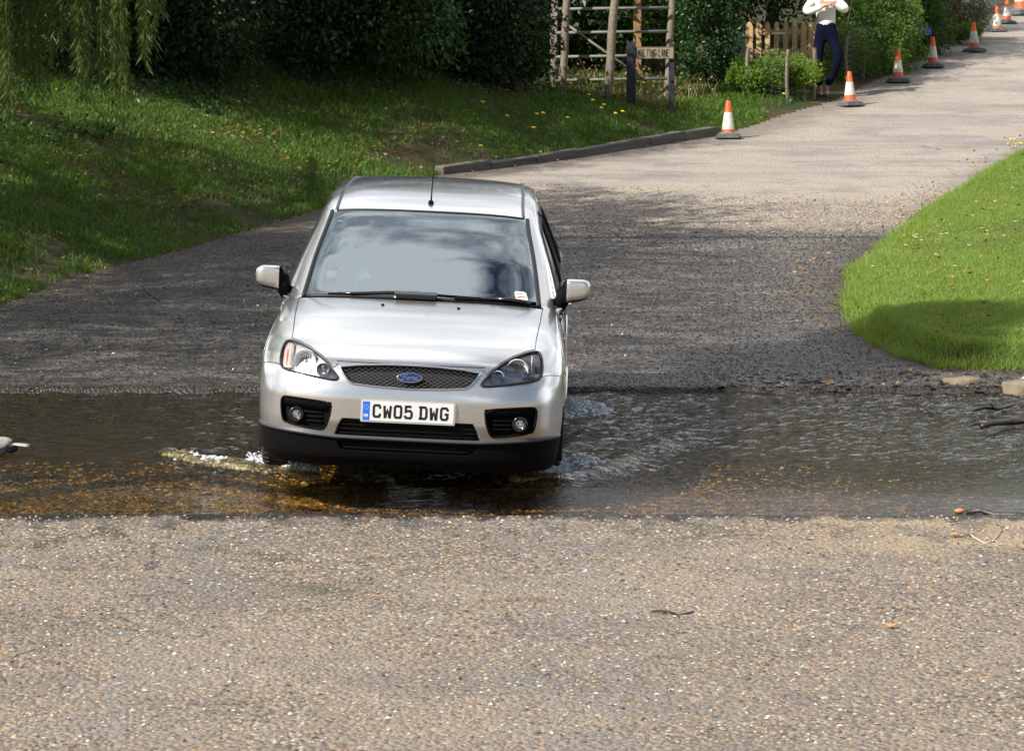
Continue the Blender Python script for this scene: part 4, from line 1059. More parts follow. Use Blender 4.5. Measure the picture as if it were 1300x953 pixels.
# --- willow: trunk off to the left, long hanging strands, a few in view
def willow():
    bx, by = -8.2, 27.6; base = Vector((bx, by, gz(bx, by))); root = empty('willow_tree', base); tag(root, 'weeping willow whose long leafy strands hang over the bank at the top left', 'tree')
    mb = trunk_mb((0, 0, -.2), (.4, -.3, 4.2), .34)
    tops = []
    for k in range(22):
        a = rng.uniform(0, 6.28); rr = rng.uniform(1.5, 4.3); q = Vector((.4+rr*math.cos(a), -.3+rr*math.sin(a), rng.uniform(4.6, 8.0))); tops.append(q)
        p0 = Vector((.3, -.2, rng.uniform(2.6, 4.2))); mb.tube([p0, p0.lerp(q, .5)+Vector((0, 0, .8)), q], [.13, .08, .03], 7)
    # limb that reaches over the bank and carries the strands in view
    mb.tube([Vector((.3, -.2, 3.6)), Vector((2.2, -.8, 5.0)), Vector((4.2, -1.4, 4.6)), Vector((5.6, -1.6, 4.3))], [.14, .10, .06, .03], 8)
    mb.tube([Vector((.1, -.2, 3.0)), Vector((-.4, -2.2, 4.6)), Vector((-.9, -4.6, 5.6))], [.2, .14, .07], 8)  # limb added to carry the shading leaf mass
    mb.build('trunk', M['bark'], root, smooth=True)
    sets = []; twig = MB()
    def strand(top, length, step=.030, lw=.010, L=.085, sway=.12, tw=True):
        n = int(length/step); t = np.linspace(0, 1, n); a = rng.uniform(0, 6.28)
        P = np.stack([top[0]+sway*np.sin(t*2+a)*t, top[1]+sway*np.cos(t*2+a)*t, top[2]-length*t], 1)
        P = np.repeat(P, 2, 0)+rng.normal(size=(2*n, 3))*.012
        az = rng.uniform(0, 6.28, 2*n); A = np.stack([np.cos(az)*.75, np.sin(az)*.75, np.full(2*n, -1.0)], 1)+rng.normal(size=(2*n, 3))*.15
        s = L*rng.uniform(.6, 1.25, 2*n); sets.append(leaves(P, A, s, lw*rng.uniform(.8, 1.3, 2*n)*1.0, .1))
        if tw: twig.tube([Vector(P[0]), Vector(P[len(P)//2]), Vector(P[-1])], [.004, .0025, .0012], 4)
    # bundles seen in the photo: (u centre, spread, lowest v, count, depth)
    for u, du, v, c, y in ((10, 8, 150, 14, 26.0), (34, 7, 155, 13, 26.2), (54, 5, 140, 7, 26.4), (92, 7, 40, 5, 26.2), (106, 5, 138, 11, 26.0), (96, 6, 90, 4, 26.3), (136, 5, 120, 9, 26.1), (153, 6, 145, 13, 25.9), (176, 4, 62, 4, 26.1), (191, 3, 88, 5, 26.0), (202, 4, 22, 4, 26.2), (-20, 20, 150, 20, 26.3), (75, 7, 60, 4, 26.0)):
        for k in range(c):
            uu = u+rng.normal()*du*.55; vv = v-abs(rng.normal())*v*.28; y_ = y+rng.normal()*.18; p = at(uu, vv, y_); ztop = 4.45+rng.uniform(-.3, .3)
            strand((p.x-base.x-.0, y_-base.y, ztop-base.z), ztop-p.z, .026, .0135, .10, .05)
    # rest of the crown, out of view: strands all round, and leaf masses that cast the shade, the second one added for it
    for k in range(330):
        a = rng.uniform(0, 6.28); rr = 4.4*math.sqrt(rng.uniform(.08, 1)); x = .4+rr*math.cos(a); y = -.3+rr*math.sin(a); z = 8.2-.14*rr*rr*rng.uniform(.7, 1.1)
        l = rng.uniform(1.5, min(5.6, z-1.6)) if (x+bx) < -5.2 else rng.uniform(.6, max(.8, z-3.9+base.z-.4))
        if z-l+base.z < 3.25 and (x+bx) > -5.4: l = max(.4, z+base.z-3.35)
        strand((x, y, z), l, .13, .03, .16, .3, False)
    cs = blob_points(70, (.4, -.3, 6.3), (3.9, 3.6, 1.6)); cs = cs[cs[:, 2] > 4.2]
    sets.append(clumps(cs, rng.uniform(.4, .9, len(cs)), 9000, .14))
    cs = blob_points(70, (-.9, -5.0, 5.6), (3.5, 4.4, 2.3)); cs = cs[cs[:, 2] > 2.5]; sets.append(clumps(cs, rng.uniform(.35, .8, len(cs)), 10000, .15))  # unseen leaf mass added to shade the bank and lane
    leafobj('crown', sets, LM['willow'], root); twig.build('hanging_twigs', mat('willow twig', (.16, .15, .05), rough=.7), root)
willow()
b = Vector((-6.6, 15.2, gz(-6.6, 15.2)))
tree('riverside_tree', 'tall thin crowned tree on the near bank whose shadow falls across the lawn', 'tree', b, 10, [((-5.5, 17.0, 9.7), (.9, .8, .5)), ((-6.9, 15.6, 10.4), (.8, .8, .7))], 6000, .14, LM['mid'], None, .16, 26, (.3, .6))

# --- dark woodland edge at the back left
WOOD = 'dark trees along the top of the left bank'
def dark(name, label, x, y, w, n, lm, over=2.2, hh=5.0, low=False):
    b = Vector((x, y, gz(x, y)))
    bl = [((x, y-.5, b.z+.7), (w, .8, .8)), ((x-.1, y-.2, b.z+2.1), (w*1.05, 1.2, 1.3)), ((x+.1, y, b.z+3.9), (w*1.15, 2.0, 1.5)), ((x-.6, y-over, b.z+hh), (w*1.25, 2.3, 1.1))]
    if low: bl = [bl[0], ((x, y-.1, b.z+1.3), (w, .9, .8)), ((x, y, b.z+hh), (w*.9, .9, .5))]
    return tree(name, label, 'tree', b, hh, bl, n, .085, lm, WOOD, .14, 80, (.3, .62))
dark('evergreen_tree', 'dark evergreen tree behind the willow strands at the far left', -6.3, 37.2, 1.5, 44000, LM['dark'])
dark('evergreen_tree', 'dark evergreen tree on the bank just right of the willow strands', -4.1, 39.3, 1.35, 44000, LM['dark'])
dark('broadleaf_tree', 'dark leafy tree on the bank above the left side of the car roof', -2.1, 41.0, 1.35, 40000, LM['ivy'], .8, 2.6, True)
dark('evergreen_tree', 'dark evergreen tree on the bank next to the bulging ivy bush', -.6, 42.9, 1.0, 26000, LM['dark'], .3, 1.0, True)
for k, (x, y, lab) in enumerate(((-8.5, 42, 'tall dark tree deep in the wood behind the hanging willow strands'), (-4.6, 45, 'tall dark tree deep in the wood, left of the middle'), (-.9, 47.5, 'tall dark tree deep in the wood just left of the metal gate'))):
    b_ = Vector((x, y, gz(x, y)))
    tree('woodland_tree', lab, 'tree', b_, 9, [((x, y, b_.z+1.6), (2.7, 1.2, 2.0)), ((x, y+.4, b_.z+4.8), (3.0, 2.2, 2.2)), ((x, y+1, b_.z+7.6), (2.4, 2.2, 1.6))], 26000, .15, LM['dark'], WOOD, .24, 110, (.5, 1.0))
# ivy bush that spills over the left gate post
b = G(655, 122); b = Vector((b.x, b.y+.5, gz(b.x, b.y+.5)))
tree('ivy_bush', 'ivy covered bush bulging over the grass beside the left gate post', 'bush', b, 2, [((b.x-.12, b.y, b.z+.5), (.55, .5, .45)), ((b.x-.55, b.y+.2, b.z+1.2), (.8, .6, .7)), ((b.x-.5, b.y+.3, b.z+1.4), (.65, .5, .3))], 26000, .06, LM['ivy'], None, .1, 50, (.18, .4))
# shrubs behind the gate
b = Vector((1.0, 47.6, gz(1.0, 47.6)))
tree('leafy_shrub', 'sunlit leafy shrub behind the left half of the metal gate', 'shrub', b, 3, [((b.x, b.y, b.z+.7), (1.1, .6, .7)), ((b.x-.2, b.y+.3, b.z+2.0), (1.1, .8, .9))], 15000, .075, LM['mid'], None, .07, 40, (.2, .5))
b = Vector((2.1, 47.9, gz(2.1, 47.9)))
tree('leafy_shrub', 'bright leafy shrub behind the right half of the metal gate', 'shrub', b, 3, [((b.x, b.y, b.z+.6), (.7, .5, .6)), ((b.x, b.y+.3, b.z+1.9), (.8, .7, .7))], 11000, .07, LM['hedge'], None, .07, 36, (.18, .42))
b = Vector((1.2, 50.5, gz(1.2, 50.5)))
tree('evergreen_tree', 'dark tree filling the gap behind the metal gate', 'tree', b, 5, [((b.x, b.y, b.z+1.2), (3.2, 1.0, 1.6)), ((b.x, b.y+.3, b.z+3.6), (3.0, 1.4, 1.6))], 22000, .11, LM['dark'], WOOD, .15, 80, (.4, .8))
# dark ivy clad tree right of the gate
b = Vector((2.92, 46.7, gz(2.92, 46.7)))
tree('ivy_clad_tree', 'dark ivy clad tree between the metal gate and the picket fence', 'tree', b, 5, [((b.x, b.y, b.z+.6), (.36, .4, .7)), ((b.x, b.y, b.z+1.6), (.46, .5, .8)), ((b.x, b.y+.1, b.z+2.7), (.55, .6, .8)), ((b.x, b.y+.2, b.z+3.3), (.6, .6, .6))], 30000, .06, LM['ivy'], None, .16, 44, (.14, .34))
b = Vector((4.3, 53.0, gz(4.3, 53)))
tree('broadleaf_tree', 'green tree in the garden behind the picket fence', 'tree', b, 6, [((b.x, b.y, b.z+1.6), (1.5, .8, 1.4)), ((b.x, b.y+.3, b.z+3.6), (1.7, 1.6, 1.6))], 24000, .09, LM['mid'], None, .14, 70, (.3, .6))
b = Vector((2.6, 54.5, gz(2.6, 54.5)))
tree('evergreen_tree', 'dark tree far back between the ivy clad tree and the garden', 'tree', b, 6, [((b.x, b.y, b.z+1.8), (1.6, .8, 1.9))], 9000, .11, LM['dark'], WOOD, .14, 50, (.3, .7))
# low bright hedge in front of the picket fence
b = Vector((3.95, 46.9, gz(3.95, 46.9)))
tree('low_hedge', 'low bright green hedge plant in front of the picket fence', 'hedge', b, 1, [((3.55, 46.35, b.z+.15), (.40, .25, .28)), ((3.98, 46.4, b.z+.18), (.45, .25, .31)), ((4.28, 46.7, b.z+.18), (.20, .22, .28))], 20000, .045, LM['lime'], None, .03, 44, (.08, .2))
b = Vector((5.75, 50.2, gz(5.75, 50.2)))
tree('garden_hedge', 'clipped green hedge behind the wire fence right of the standing person', 'hedge', b, 2, [((5.1, 49.4, b.z+.35), (.35, .4, .5)), ((5.7, 50.3, b.z+.45), (.55, .5, .65)), ((6.2, 51.4, b.z+.55), (.5, .5, .6)), ((5.3, 50.4, b.z+1.1), (.55, .5, .45)), ((6.0, 51.2, b.z+1.1), (.6, .5, .4))], 30000, .05, LM['hedge'], None, .04, 40, (.12, .3))
b = Vector((6.9, 54.2, gz(6.9, 54.2)))
tree('dark_shrub', 'dark green shrub behind the tall fence post above the blue flowers', 'shrub', b, 2, [((b.x, b.y, b.z+.5), (.55, .5, .6)), ((b.x-.2, b.y+.5, b.z+1.5), (1.1, .8, 1.0))], 18000, .06, LM['mid'], None, .05, 50, (.15, .4))
b = Vector((7.75, 57.2, gz(7.75, 57.2)))
tree('red_leaved_shrub', 'shrub with reddish brown and green leaves beside the lane', 'shrub', b, 2, [((b.x, b.y, b.z+.45), (.65, .7, .55)), ((b.x-.2, b.y+.4, b.z+1.1), (.8, .8, .7))], 15000, .055, LM['red'], None, .05, 50, (.12, .35))
b = Vector((8.25, 59.0, gz(8.25, 59.0)))
tree('lavender_bush', 'grey green lavender bush overhanging the lane edge', 'bush', b, 1, [((b.x, b.y, b.z+.45), (.6, .8, .45))], 12000, .05, LM['grey'], None, .03, 40, (.12, .3))
b = Vector((8.0, 56.9, gz(8.0, 56.9)))
tree('green_shrub', 'small bright green shrub at the foot of the lavender bush', 'shrub', b, 1, [((b.x, b.y, b.z+.2), (.4, .7, .28))], 7000, .05, LM['hedge'], None, .03, 30, (.1, .22))
b = Vector((7.6, 62.5, gz(7.6, 62.5)))
tree('broadleaf_tree', 'leafy tree shading the far end of the lane', 'tree', b, 7, [((b.x, b.y, b.z+1.2), (1.5, 1.2, 1.3)), ((b.x-.6, b.y, b.z+3.6), (2.4, 2.2, 1.8))], 24000, .09, LM['mid'], None, .18, 80, (.3, .7))
b = Vector((10.2, 74, gz(10.2, 74)))
tree('broadleaf_tree', 'dark tree behind the last cones at the far end of the lane', 'tree', b, 7, [((b.x-.6, b.y, b.z+1.2), (1.3, 1.3, 1.5)), ((b.x, b.y+2, b.z+3.6), (3.2, 2.4, 2.2))], 16000, .12, LM['mid'], None, .2, 70, (.4, .9))
b = Vector((13.5, 92, gz(13.5, 92)))
tree('hillside_tree', 'distant tree beyond the top of the lane', 'tree', b, 9, [((b.x, b.y, b.z+2.4), (4.5, 2, 2.6)), ((b.x, b.y, b.z+5.5), (5, 3, 2.6))], 16000, .18, LM['mid'], None, .25, 80, (.5, 1.2))

# ------------------------------------------------------------------ grass
def blades(P, h, w, lean=.35):
    n = len(P); a = rng.uniform(0, 6.28, n); B = np.stack([np.cos(a), np.sin(a), np.zeros(n)], 1)*w[:, None]*.5
    d = rng.normal(size=(n, 2))*lean; top = P+np.stack([d[:, 0]*h, d[:, 1]*h, h*(1-.25*np.abs(d[:, 0]))], 1); mid = P+(top-P)*.5-np.stack([d[:, 0]*h*.16, d[:, 1]*h*.16, -h*.06], 1)
    V = np.stack([P-B, P+B, mid-B*.8, mid+B*.8, top], 1).reshape(-1, 3); i = np.arange(n)[:, None]*5
    F = np.concatenate([i+np.array([[0, 1, 3]]), i+np.array([[0, 3, 2]]), i+np.array([[2, 3, 4]])], 0)
    return V, F
def scatter(n, xr, yr, cond):
    x = rng.uniform(*xr, n); y = rng.uniform(*yr, n)
    k = (np.abs(x) < y*.172+.6); x, y = x[k], y[k]
    h, sl, sr = ground(x, y, True); k = cond(x, y, sl, sr); return x[k], y[k], h[k], sl[k], sr[k]
def grass_on(name, n, xr, yr, cond, hh, ww, m, lean=.35, mod=None):
    x, y, z, sl, sr = scatter(n, xr, yr, cond); h = hh*rng.uniform(.5, 1.3, len(x))*(1+.45*fnoise(x, y, 2.2, 11)); 
    if mod is not None: h = h*mod(x, y, sl, sr)
    V, F = blades(np.stack([x, y, z-.01], 1), h, np.full(len(x), ww)*rng.uniform(.7, 1.3, len(x)), lean)
    o = leafobj(name, [(V, F)], m); tag(o, kind='stuff'); return o
bankc = lambda x, y, sl, sr: (sl > .02) & (sl < 5.6) & ((fnoise(x, y, 1.7, 12)+.35*fnoise(x, y, 7, 13)+rng.normal(size=len(x))*.3 > -.30+.14*np.clip(sl-2, 0, 3)*(y < 42)-.4*(y > 42)))
o = grass_on('bank_grass', 520000, (-7, 3.6), (24.5, 47), bankc, .078, .012, LM['grass'], .6); tag(o, 'mixed green grass growing on the shaded left bank', 'grass')
o = grass_on('verge_grass', 60000, (2.2, 9), (43, 60), lambda x, y, sl, sr: (sl > .25) & (sl < 2.2) & (fnoise(x, y, 1.9, 14)+rng.normal(size=len(x))*.4 > .1), .13, .010, LM['grass'], .5); tag(o, 'rough grass and weeds along the far lane edge', 'grass')
edge = lambda x, y, sl, sr: 1+1.5*np.exp(-(sr/.25)**2)
o = grass_on('lawn_grass', 760000, (2.6, 7.4), (22.7, 42), lambda x, y, sl, sr: (sr > -.05+.05*fnoise(x, y, 5, 81)+.03*fnoise(x, y, 15, 82)), .034, .0055, LM['lawn'], .6, edge); tag(o, 'bright short lawn grass on the right side of the lane', 'grass')
o = grass_on('lawn_edge_grass', 34000, (2.6, 7.4), (22.7, 42), lambda x, y, sl, sr: (sr > -.09) & (sr < .16) & (fnoise(x, y, 6, 83)+rng.normal(size=len(x))*.4 > -.1), .13, .007, LM['lawn'], .7); tag(o, 'longer grass hanging over the lawn edge', 'grass')
o = grass_on('straw_grass', 42000, (2.6, 7.4), (22.7, 42), lambda x, y, sl, sr: (sr > -.12) & (fnoise(x, y, 1.5, 71)+.4*fnoise(x, y, 6, 72)-.5*np.exp(-sr/.3)*0+1.2*np.exp(-np.abs(sr)/.12) > .45), .04, .006, LM['dry'], .8); tag(o, 'yellowed straw coloured blades in worn patches of the lawn', 'grass')
# ivy and nettles at the back of the bank, brown litter showing between
x, y, z, sl, sr = scatter(90000, (-7, 3), (27, 46), lambda x, y, sl, sr: (sl > 2.2) & (sl < 5.6) & (fnoise(x, y, 1.3, 15)+.25*(sl-3.4)+rng.normal(size=len(x))*.3 > .25))
P = np.stack([x, y, z+rng.uniform(.0, .12, len(x))], 1); A = rng.normal(size=(len(x), 3))*.8+np.array([0, -.3, .15])
o = leafobj('ground_ivy', [leaves(P, A, .06*rng.uniform(.6, 1.3, len(x)), .045)], LM['ivy']); tag(o, 'ivy leaves creeping over the top of the bank', 'ground cover', kind='stuff')
x, y, z, sl, sr = scatter(30000, (-7, 3), (25, 46), lambda x, y, sl, sr: (sl > .6) & (sl < 5.4) & (fnoise(x, y, 1.7, 12) < .10))
P = np.stack([x, y, z+rng.uniform(.0, .03, len(x))], 1); A = rng.normal(size=(len(x), 3))*np.array([1, 1, .25])
set1 = leaves(P, A, .05*rng.uniform(.5, 1.4, len(x)), .03)
x, y, z, sl, sr = scatter(26000, (-5.4, 8), (23, 60), lambda x, y, sl, sr: (sl < .05) & (sl > -.5) & (rng.random(len(x)) < np.exp(sl*6)) | (sr < 0) & (sr > -.5) & (y < 30) & (rng.random(len(x)) < .5*np.exp(sr*9)))
P = np.stack([x, y, z+rng.uniform(.003, .02, len(x))], 1); A = rng.normal(size=(len(x), 3))*np.array([1, 1, .2]); set2 = leaves(P, A, .04*rng.uniform(.4, 1.3, len(x)), .022)
x, y, z, sl, sr = scatter(2600, (-6, 8), (22.6, 45), lambda x, y, sl, sr: (sl > 0) | (sr > -.6)); set3 = leaves(np.stack([x, y, z+.04], 1), rng.normal(size=(len(x), 3))*np.array([1, 1, .3]), .05, .028)
x, y, z, sl, sr = scatter(900, (-3, 3), (11, 16.4), lambda x, y, sl, sr: x > -9); set4 = leaves(np.stack([x, y, z+.004], 1), rng.normal(size=(len(x), 3))*np.array([1, 1, .1]), .014, .009)
o = leafobj('leaf_litter', [set1, set2, set3, set4], LM['litter']); tag(o, 'brown and yellow fallen leaves strewn along the lane edges and bank', 'leaf litter', kind='stuff')
# dead stems under the gate
x, y, z, sl, sr = scatter(600, (.4, 3.2), (43.6, 46.2), lambda x, y, sl, sr: (sl > 1.2) & (sl < 3.4) & (rng.random(len(x)) < .8))
V, F = blades(np.stack([x, y, z], 1), .28*rng.uniform(.3, 1.2, len(x)), np.full(len(x), .013), .35); k = leaves(np.stack([x, y, z+rng.uniform(.1, .35, len(x))], 1), rng.normal(size=(len(x), 3)), .05, .03)
o = leafobj('dry_weeds', [(V, F), k], LM['dry']); tag(o, 'pale dry weeds round the foot of the gate', 'weeds', kind='stuff')
# ------------------------------------------------------------------ kerb stones along the left edge
M['kerb'] = mat('old kerb stone', (.12, .108, .09), rough=.95, var=.5, vscale=5, bump=.8, bscale=30, coord='Generated')
kp = [Vector((p[0], p[1])) for p in LEFT if 36.5 < p[1] < 42.6]
tot = []; 
for a, b in zip(kp, kp[1:]):
    n = max(1, int((b-a).length/.05)); tot += [a.lerp(b, k/n) for k in range(n)]
tot.append(kp[-1]); mb = MB()
i = 0; step = 17
while i < len(tot)-8:
    a = tot[i]; b = tot[min(i+step, len(tot)-1)]; m_ = (a+b)/2; d = (b-a); ang = math.atan2(d.y, d.x); z = gz(m_.x+.02, m_.y-.25)
    rot = Matrix.Rotation(ang+random.uniform(-.02, .02), 3, 'Z') @ Matrix.Rotation(-math.atan2(.075*d.y, d.length), 3, 'Y')
    mb.box((m_.x-.03, m_.y+.03, z-.01+.02*min(1, i/40)+random.uniform(-.02, .014)), (d.length-.004, .14, .24), rot); i += step
tag(mb.build('kerb', M['kerb'], bevel=.016), kind='structure')

# ------------------------------------------------------------------ stroke lettering
FONT = {'M': [[(0, 0), (0, 1), (.5, .35), (1, 1), (1, 0)]], 'A': [[(0, 0), (.5, 1), (1, 0)], [(.2, .36), (.8, .36)]], 'L': [[(0, 1), (0, 0), (1, 0)]], 'T': [[(0, 1), (1, 1)], [(.5, 1), (.5, 0)]], 'I': [[(.5, 0), (.5, 1)]],
 'N': [[(0, 0), (0, 1), (1, 0), (1, 1)]], 'G': [[(1, .8), (.8, 1), (.2, 1), (0, .8), (0, .2), (.2, 0), (.8, 0), (1, .2), (1, .48), (.6, .48)]], 'E': [[(1, 1), (0, 1), (0, 0), (1, 0)], [(0, .52), (.8, .52)]]}
def strokes(mb, pts, w, T, z):
    for a, b in zip(pts, pts[1:]):
        a = Vector(a); b = Vector(b); d = (b-a).normalized(); nn = Vector((-d.y, d.x))*w/2; e = d*w*.35
        q = [a-nn-e, b-nn+e, b+nn+e, a+nn-e]; vs = [T(Vector((p.x, p.y, z))) for p in q]+[T(Vector((p.x, p.y, z-.002))) for p in q]
        mb.add(vs, [(0, 1, 2, 3), (7, 6, 5, 4), (0, 4, 5, 1), (1, 5, 6, 2), (2, 6, 7, 3), (3, 7, 4, 0)])

# ------------------------------------------------------------------ gate, posts, street sign
def post(name, label, u, v, du, h, r, m, y=None, cat='post', group=None, sq=False, lean=0):
    g = G(u, v) if y is None else Vector((at(u, v, y).x, y, gz(at(u, v, y).x, y)))
    mb = MB(); sc_ = 4000/g.y; dx = du/sc_
    if sq:
        mb.box((dx/2, 0, h/2-.1), (2*r, 2*r, h+.2)); 
        o = mb.build(name, m, None, g, bevel=.008)
    else:
        n = 8; pts = [(dx*k/n+.006*math.sin(k*1.7+u), lean*k/n+.006*math.cos(k*2.1+u), -.25+(h+.25)*k/n) for k in range(n+1)]
        mb.tube(pts, [r*(1.05-.15*k/n)*(1+.05*math.sin(k*2.3+u)) for k in range(n+1)], 12); o = mb.build(name, m, None, g, smooth=True, angle=50)
    return tag(o, label, cat, group), g
PG = 'wooden posts holding the field gate'
post('gate_post', 'rough wooden post at the far left of the gate, behind the ivy bush', 703, 112, 1, 2.0, .055, M['wood'], 45.35, group=PG)
post('gate_post', 'leaning wooden post in front of the left end of the gate', 713, 115, 9, 1.95, .055, M['wood'], 45.0, group=PG)
post('gate_post', 'round wooden post in front of the middle of the gate', 770, 118, 13, 1.9, .062, M['wood'], 44.9, group=PG)
post('gate_post', 'slim wooden post at the right end of the gate beside the sign', 846, 112, 8, 1.85, .05, M['wood'], 45.4, group=PG)
post('timber_post', 'brown timber post standing behind the metal gate', 809, 70, 0, 2.0, .06, M['brownwood'], 47.0, sq=True)
M['galv'] = mat('galvanised steel', (.20, .19, .17), rough=.75, metal=.0, var=.15, vscale=20)
gy_ = 45.25
gt = empty('field_gate', (at(778, 60, gy_).x, gy_, gz(at(778, 60, gy_).x, gy_))); tag(gt, 'galvanised metal field gate with horizontal rails and a diagonal brace', 'gate'); o3 = gt.location
for v, u1 in ((11, 850), (41, 848), (71.5, 849), (101, 847)):
    a = at(705, v+1, gy_)-o3; b = at(u1, v-1, gy_)-o3; mb = MB(); mb.tube([a, b], .021, 12); mb.build('rail', M['galv'], gt, smooth=True)
mb = MB(); mb.tube([at(712, 26, gy_)-o3+Vector((0, -.03, 0)), at(822, 104, gy_)-o3+Vector((0, -.03, 0))], .017, 10); mb.build('brace', M['galv'], gt, smooth=True)
for u in (706,):
    mb = MB(); mb.tube([at(u, -6, gy_)-o3, at(u, 103, gy_)-o3], .02, 10); mb.build('stile', M['galv'], gt, smooth=True)
gs = G(801, 135); gs = Vector((gs.x, 43.7, gz(gs.x, 43.7)))
sg_ = empty('street_sign', gs); tag(sg_, 'cream street name board on dark posts in front of the metal gate', 'sign')
def rel(u, v, y=43.7): return at(u, v, y)-gs
mb = MB(); t_ = rel(801.5, 52.5); mb.box((t_.x, 0, t_.z/2-.1), (.125, .11, t_.z+.2)); mb.build('post', M['darkwood'], sg_, bevel=.008)
mb = MB(); t_ = rel(853, 55); mb.box((t_.x, .05, t_.z/2-.1), (.075, .09, t_.z+.2)); mb.build('post', M['darkwood'], sg_, bevel=.006)
c0 = rel(808, 74.5); c1 = rel(855, 60.5); pw, ph = c1.x-c0.x, c1.z-c0.z; cc = (c0+c1)/2+Vector((0, -.02, 0))
mb = MB(); mb.box(cc, (pw+.014, .028, ph+.016)); pl_ = mb.build('name_board', mat('sign frame', (.12, .085, .05), rough=.7), sg_, bevel=.003)
mb = MB(); mb.box(cc+Vector((0, -.016, 0)), (pw-.008, .006, ph-.008)); mb.build('board_face', mat('old cream paint', (.27, .235, .15), rough=.7, var=.4, vscale=14), pl_)
mb = MB(); T_ = lambda p: cc+Vector((p.x, -.0195-p.z, p.y)); x = -pw/2+.026; cw_ = (pw-.052-.022)/12.1; hh = ph*.60
for ch in 'MALTING LANE':
    if ch == ' ': x += cw_*.75; continue
    w_ = cw_*(.35 if ch == 'I' else .68)
    for st in FONT[ch]: strokes(mb, [(x+px*w_, -hh/2+py*hh) for px, py in st], .0105, T_, .002)
    x += w_+cw_*.37
mb.build('lettering', mat('sign black', (.03, .025, .02), rough=.6), pl_)

# ------------------------------------------------------------------ wall pier, picket fence, wire fences
gw = Vector((at(937, 70, 50).x, 50, gz(at(937, 70, 50).x, 50)))
wl = empty('garden_wall', gw); tag(wl, 'grey rendered garden wall end with a buff coping stone', 'wall'); M['render'] = mat('grey render', (.36, .35, .34), rough=.9, var=.15, vscale=7, bump=.4)
hz_ = (at(937, 46, 50)-gw).z
mb = MB(); mb.box((0, .1, hz_/2-.1), (.36, .5, hz_+.2)); mb.build('wall_body', M['render'], wl, bevel=.01)
mb = MB(); mb.box((0, .1, hz_+.03), (.42, .56, .06)); mb.build('coping', mat('buff coping', (.50, .42, .32), rough=.85, var=.15), wl, bevel=.012)
M['picket'] = mat('picket wood', (.55, .37, .19), rough=.75, var=.25, vscale=18, bump=.3, bscale=70)
PY = 48.1; gp_ = Vector((at(990, 60, PY).x, PY, gz(at(990, 60, PY).x, PY)))
pf = empty('picket_fence', gp_); tag(pf, 'short brown picket fence with pointed pales beside the standing person', 'fence'); rl = lambda u, v: at(u, v, PY)-gp_
def pale(u, vt, w, d, y0, nm='pale'):
    p = rl(u, vt); mb = MB(); zt = p.z; x0, x1 = p.x-w/2, p.x+w/2
    poly = [(x0, .12), (x1, .12), (x1, zt-w*.7), (p.x+w*.22, zt-.01), (p.x, zt), (p.x-w*.22, zt-.01), (x0, zt-w*.7)]
    mb.prism(poly, y0, y0+d, lambda q: Vector((q.x, q.z, q.y))); return mb.build(nm, M['picket'], pf)
for u in (963.5, 974.5, 986, 997.5, 1009): pale(u, 27.5, .075, .022, -.022)
for u, w, vt in ((951.5, .10, 28), (1020.5, .085, 29)): pale(u, vt, w, .09, -.03, 'post')
for v in (41, 66):
    a, b = rl(953, v), rl(1020, v); mb = MB(); mb.box(((a.x+b.x)/2, .025, a.z), (b.x-a.x, .035, .085)); mb.build('rail', M['picket'], pf, bevel=.004)
mb = MB(); a = rl(990, 42.5); mb.box((a.x-.02, -.026, a.z), (.20, .006, .028)); mb.build('nameplate', mat('dull metal', (.5, .5, .52), rough=.4, metal=.8), pf)
q_ = G(1031, 127); post('square_post', 'square brown timber post the standing person leans against', 1031, 124, 0, (at(1031, 28.5, 47.6)-Vector((0, 0, gz(4.5, 47.6)))).z, .065, M['picket'], 47.6, sq=True)
M['wire'] = mat('fence wire', (.16, .17, .16), rough=.5, metal=.6)
def wire_fence(label, posts, mesh_h=.62):
    """posts: (u, v_bottom, v_top, y, r)"""
    P0 = posts[0]; b0 = at(P0[0], P0[1], P0[3]); b0.z = gz(b0.x, P0[3]); r_ = empty('wire_fence', b0); tag(r_, label, 'fence'); pts = []
    for u, vb, vt, y, r in posts:
        t = at(u, vt, y); z0 = gz(t.x, y); mb = MB(); n = 6
        mb.tube([(t.x-b0.x+.012*math.sin(k+u), t.y-b0.y, z0-.2-b0.z+(t.z-z0+.2)*k/n) for k in range(n+1)], [r*(1.05-.02*k) for k in range(n+1)], 10); mb.build('post', M['wood'], r_, angle=50)
        pts.append(Vector((t.x, y, z0))-b0)
    mb = MB()
    for a, b in zip(pts, pts[1:]):
        for k in range(9): mb.tube([a+Vector((0, -.03, .05+mesh_h*k/8)), b+Vector((0, -.03, .05+mesh_h*k/8))], .0022, 4, cap=False)
        n = int((b-a).length/.10)
        for k in range(n+1):
            p = a.lerp(b, k/max(1, n)); mb.tube([p+Vector((0, -.03, .05)), p+Vector((0, -.03, .05+mesh_h))], .0018, 4, cap=False)
    mb.build('wire_mesh', M['wire'], r_)
wire_fence('low wire fence with three thin posts in front of the bright hedge', [(949.5, 118, 62, 46.2, .03), (1000, 134, 63, 46.1, .028), (1034, 126, 61, 46.6, .033)])
wire_fence('long wire fence running up beside the lane to a tall pale end post', [(1075, 112, 45, 48.6, .026), (1097, 100, 38, 49.7, .026), (1112, 96, 32, 50.6, .026), (1134, 80, 18, 51.7, .028), (1156, 72, 11, 52.9, .045)], .75)

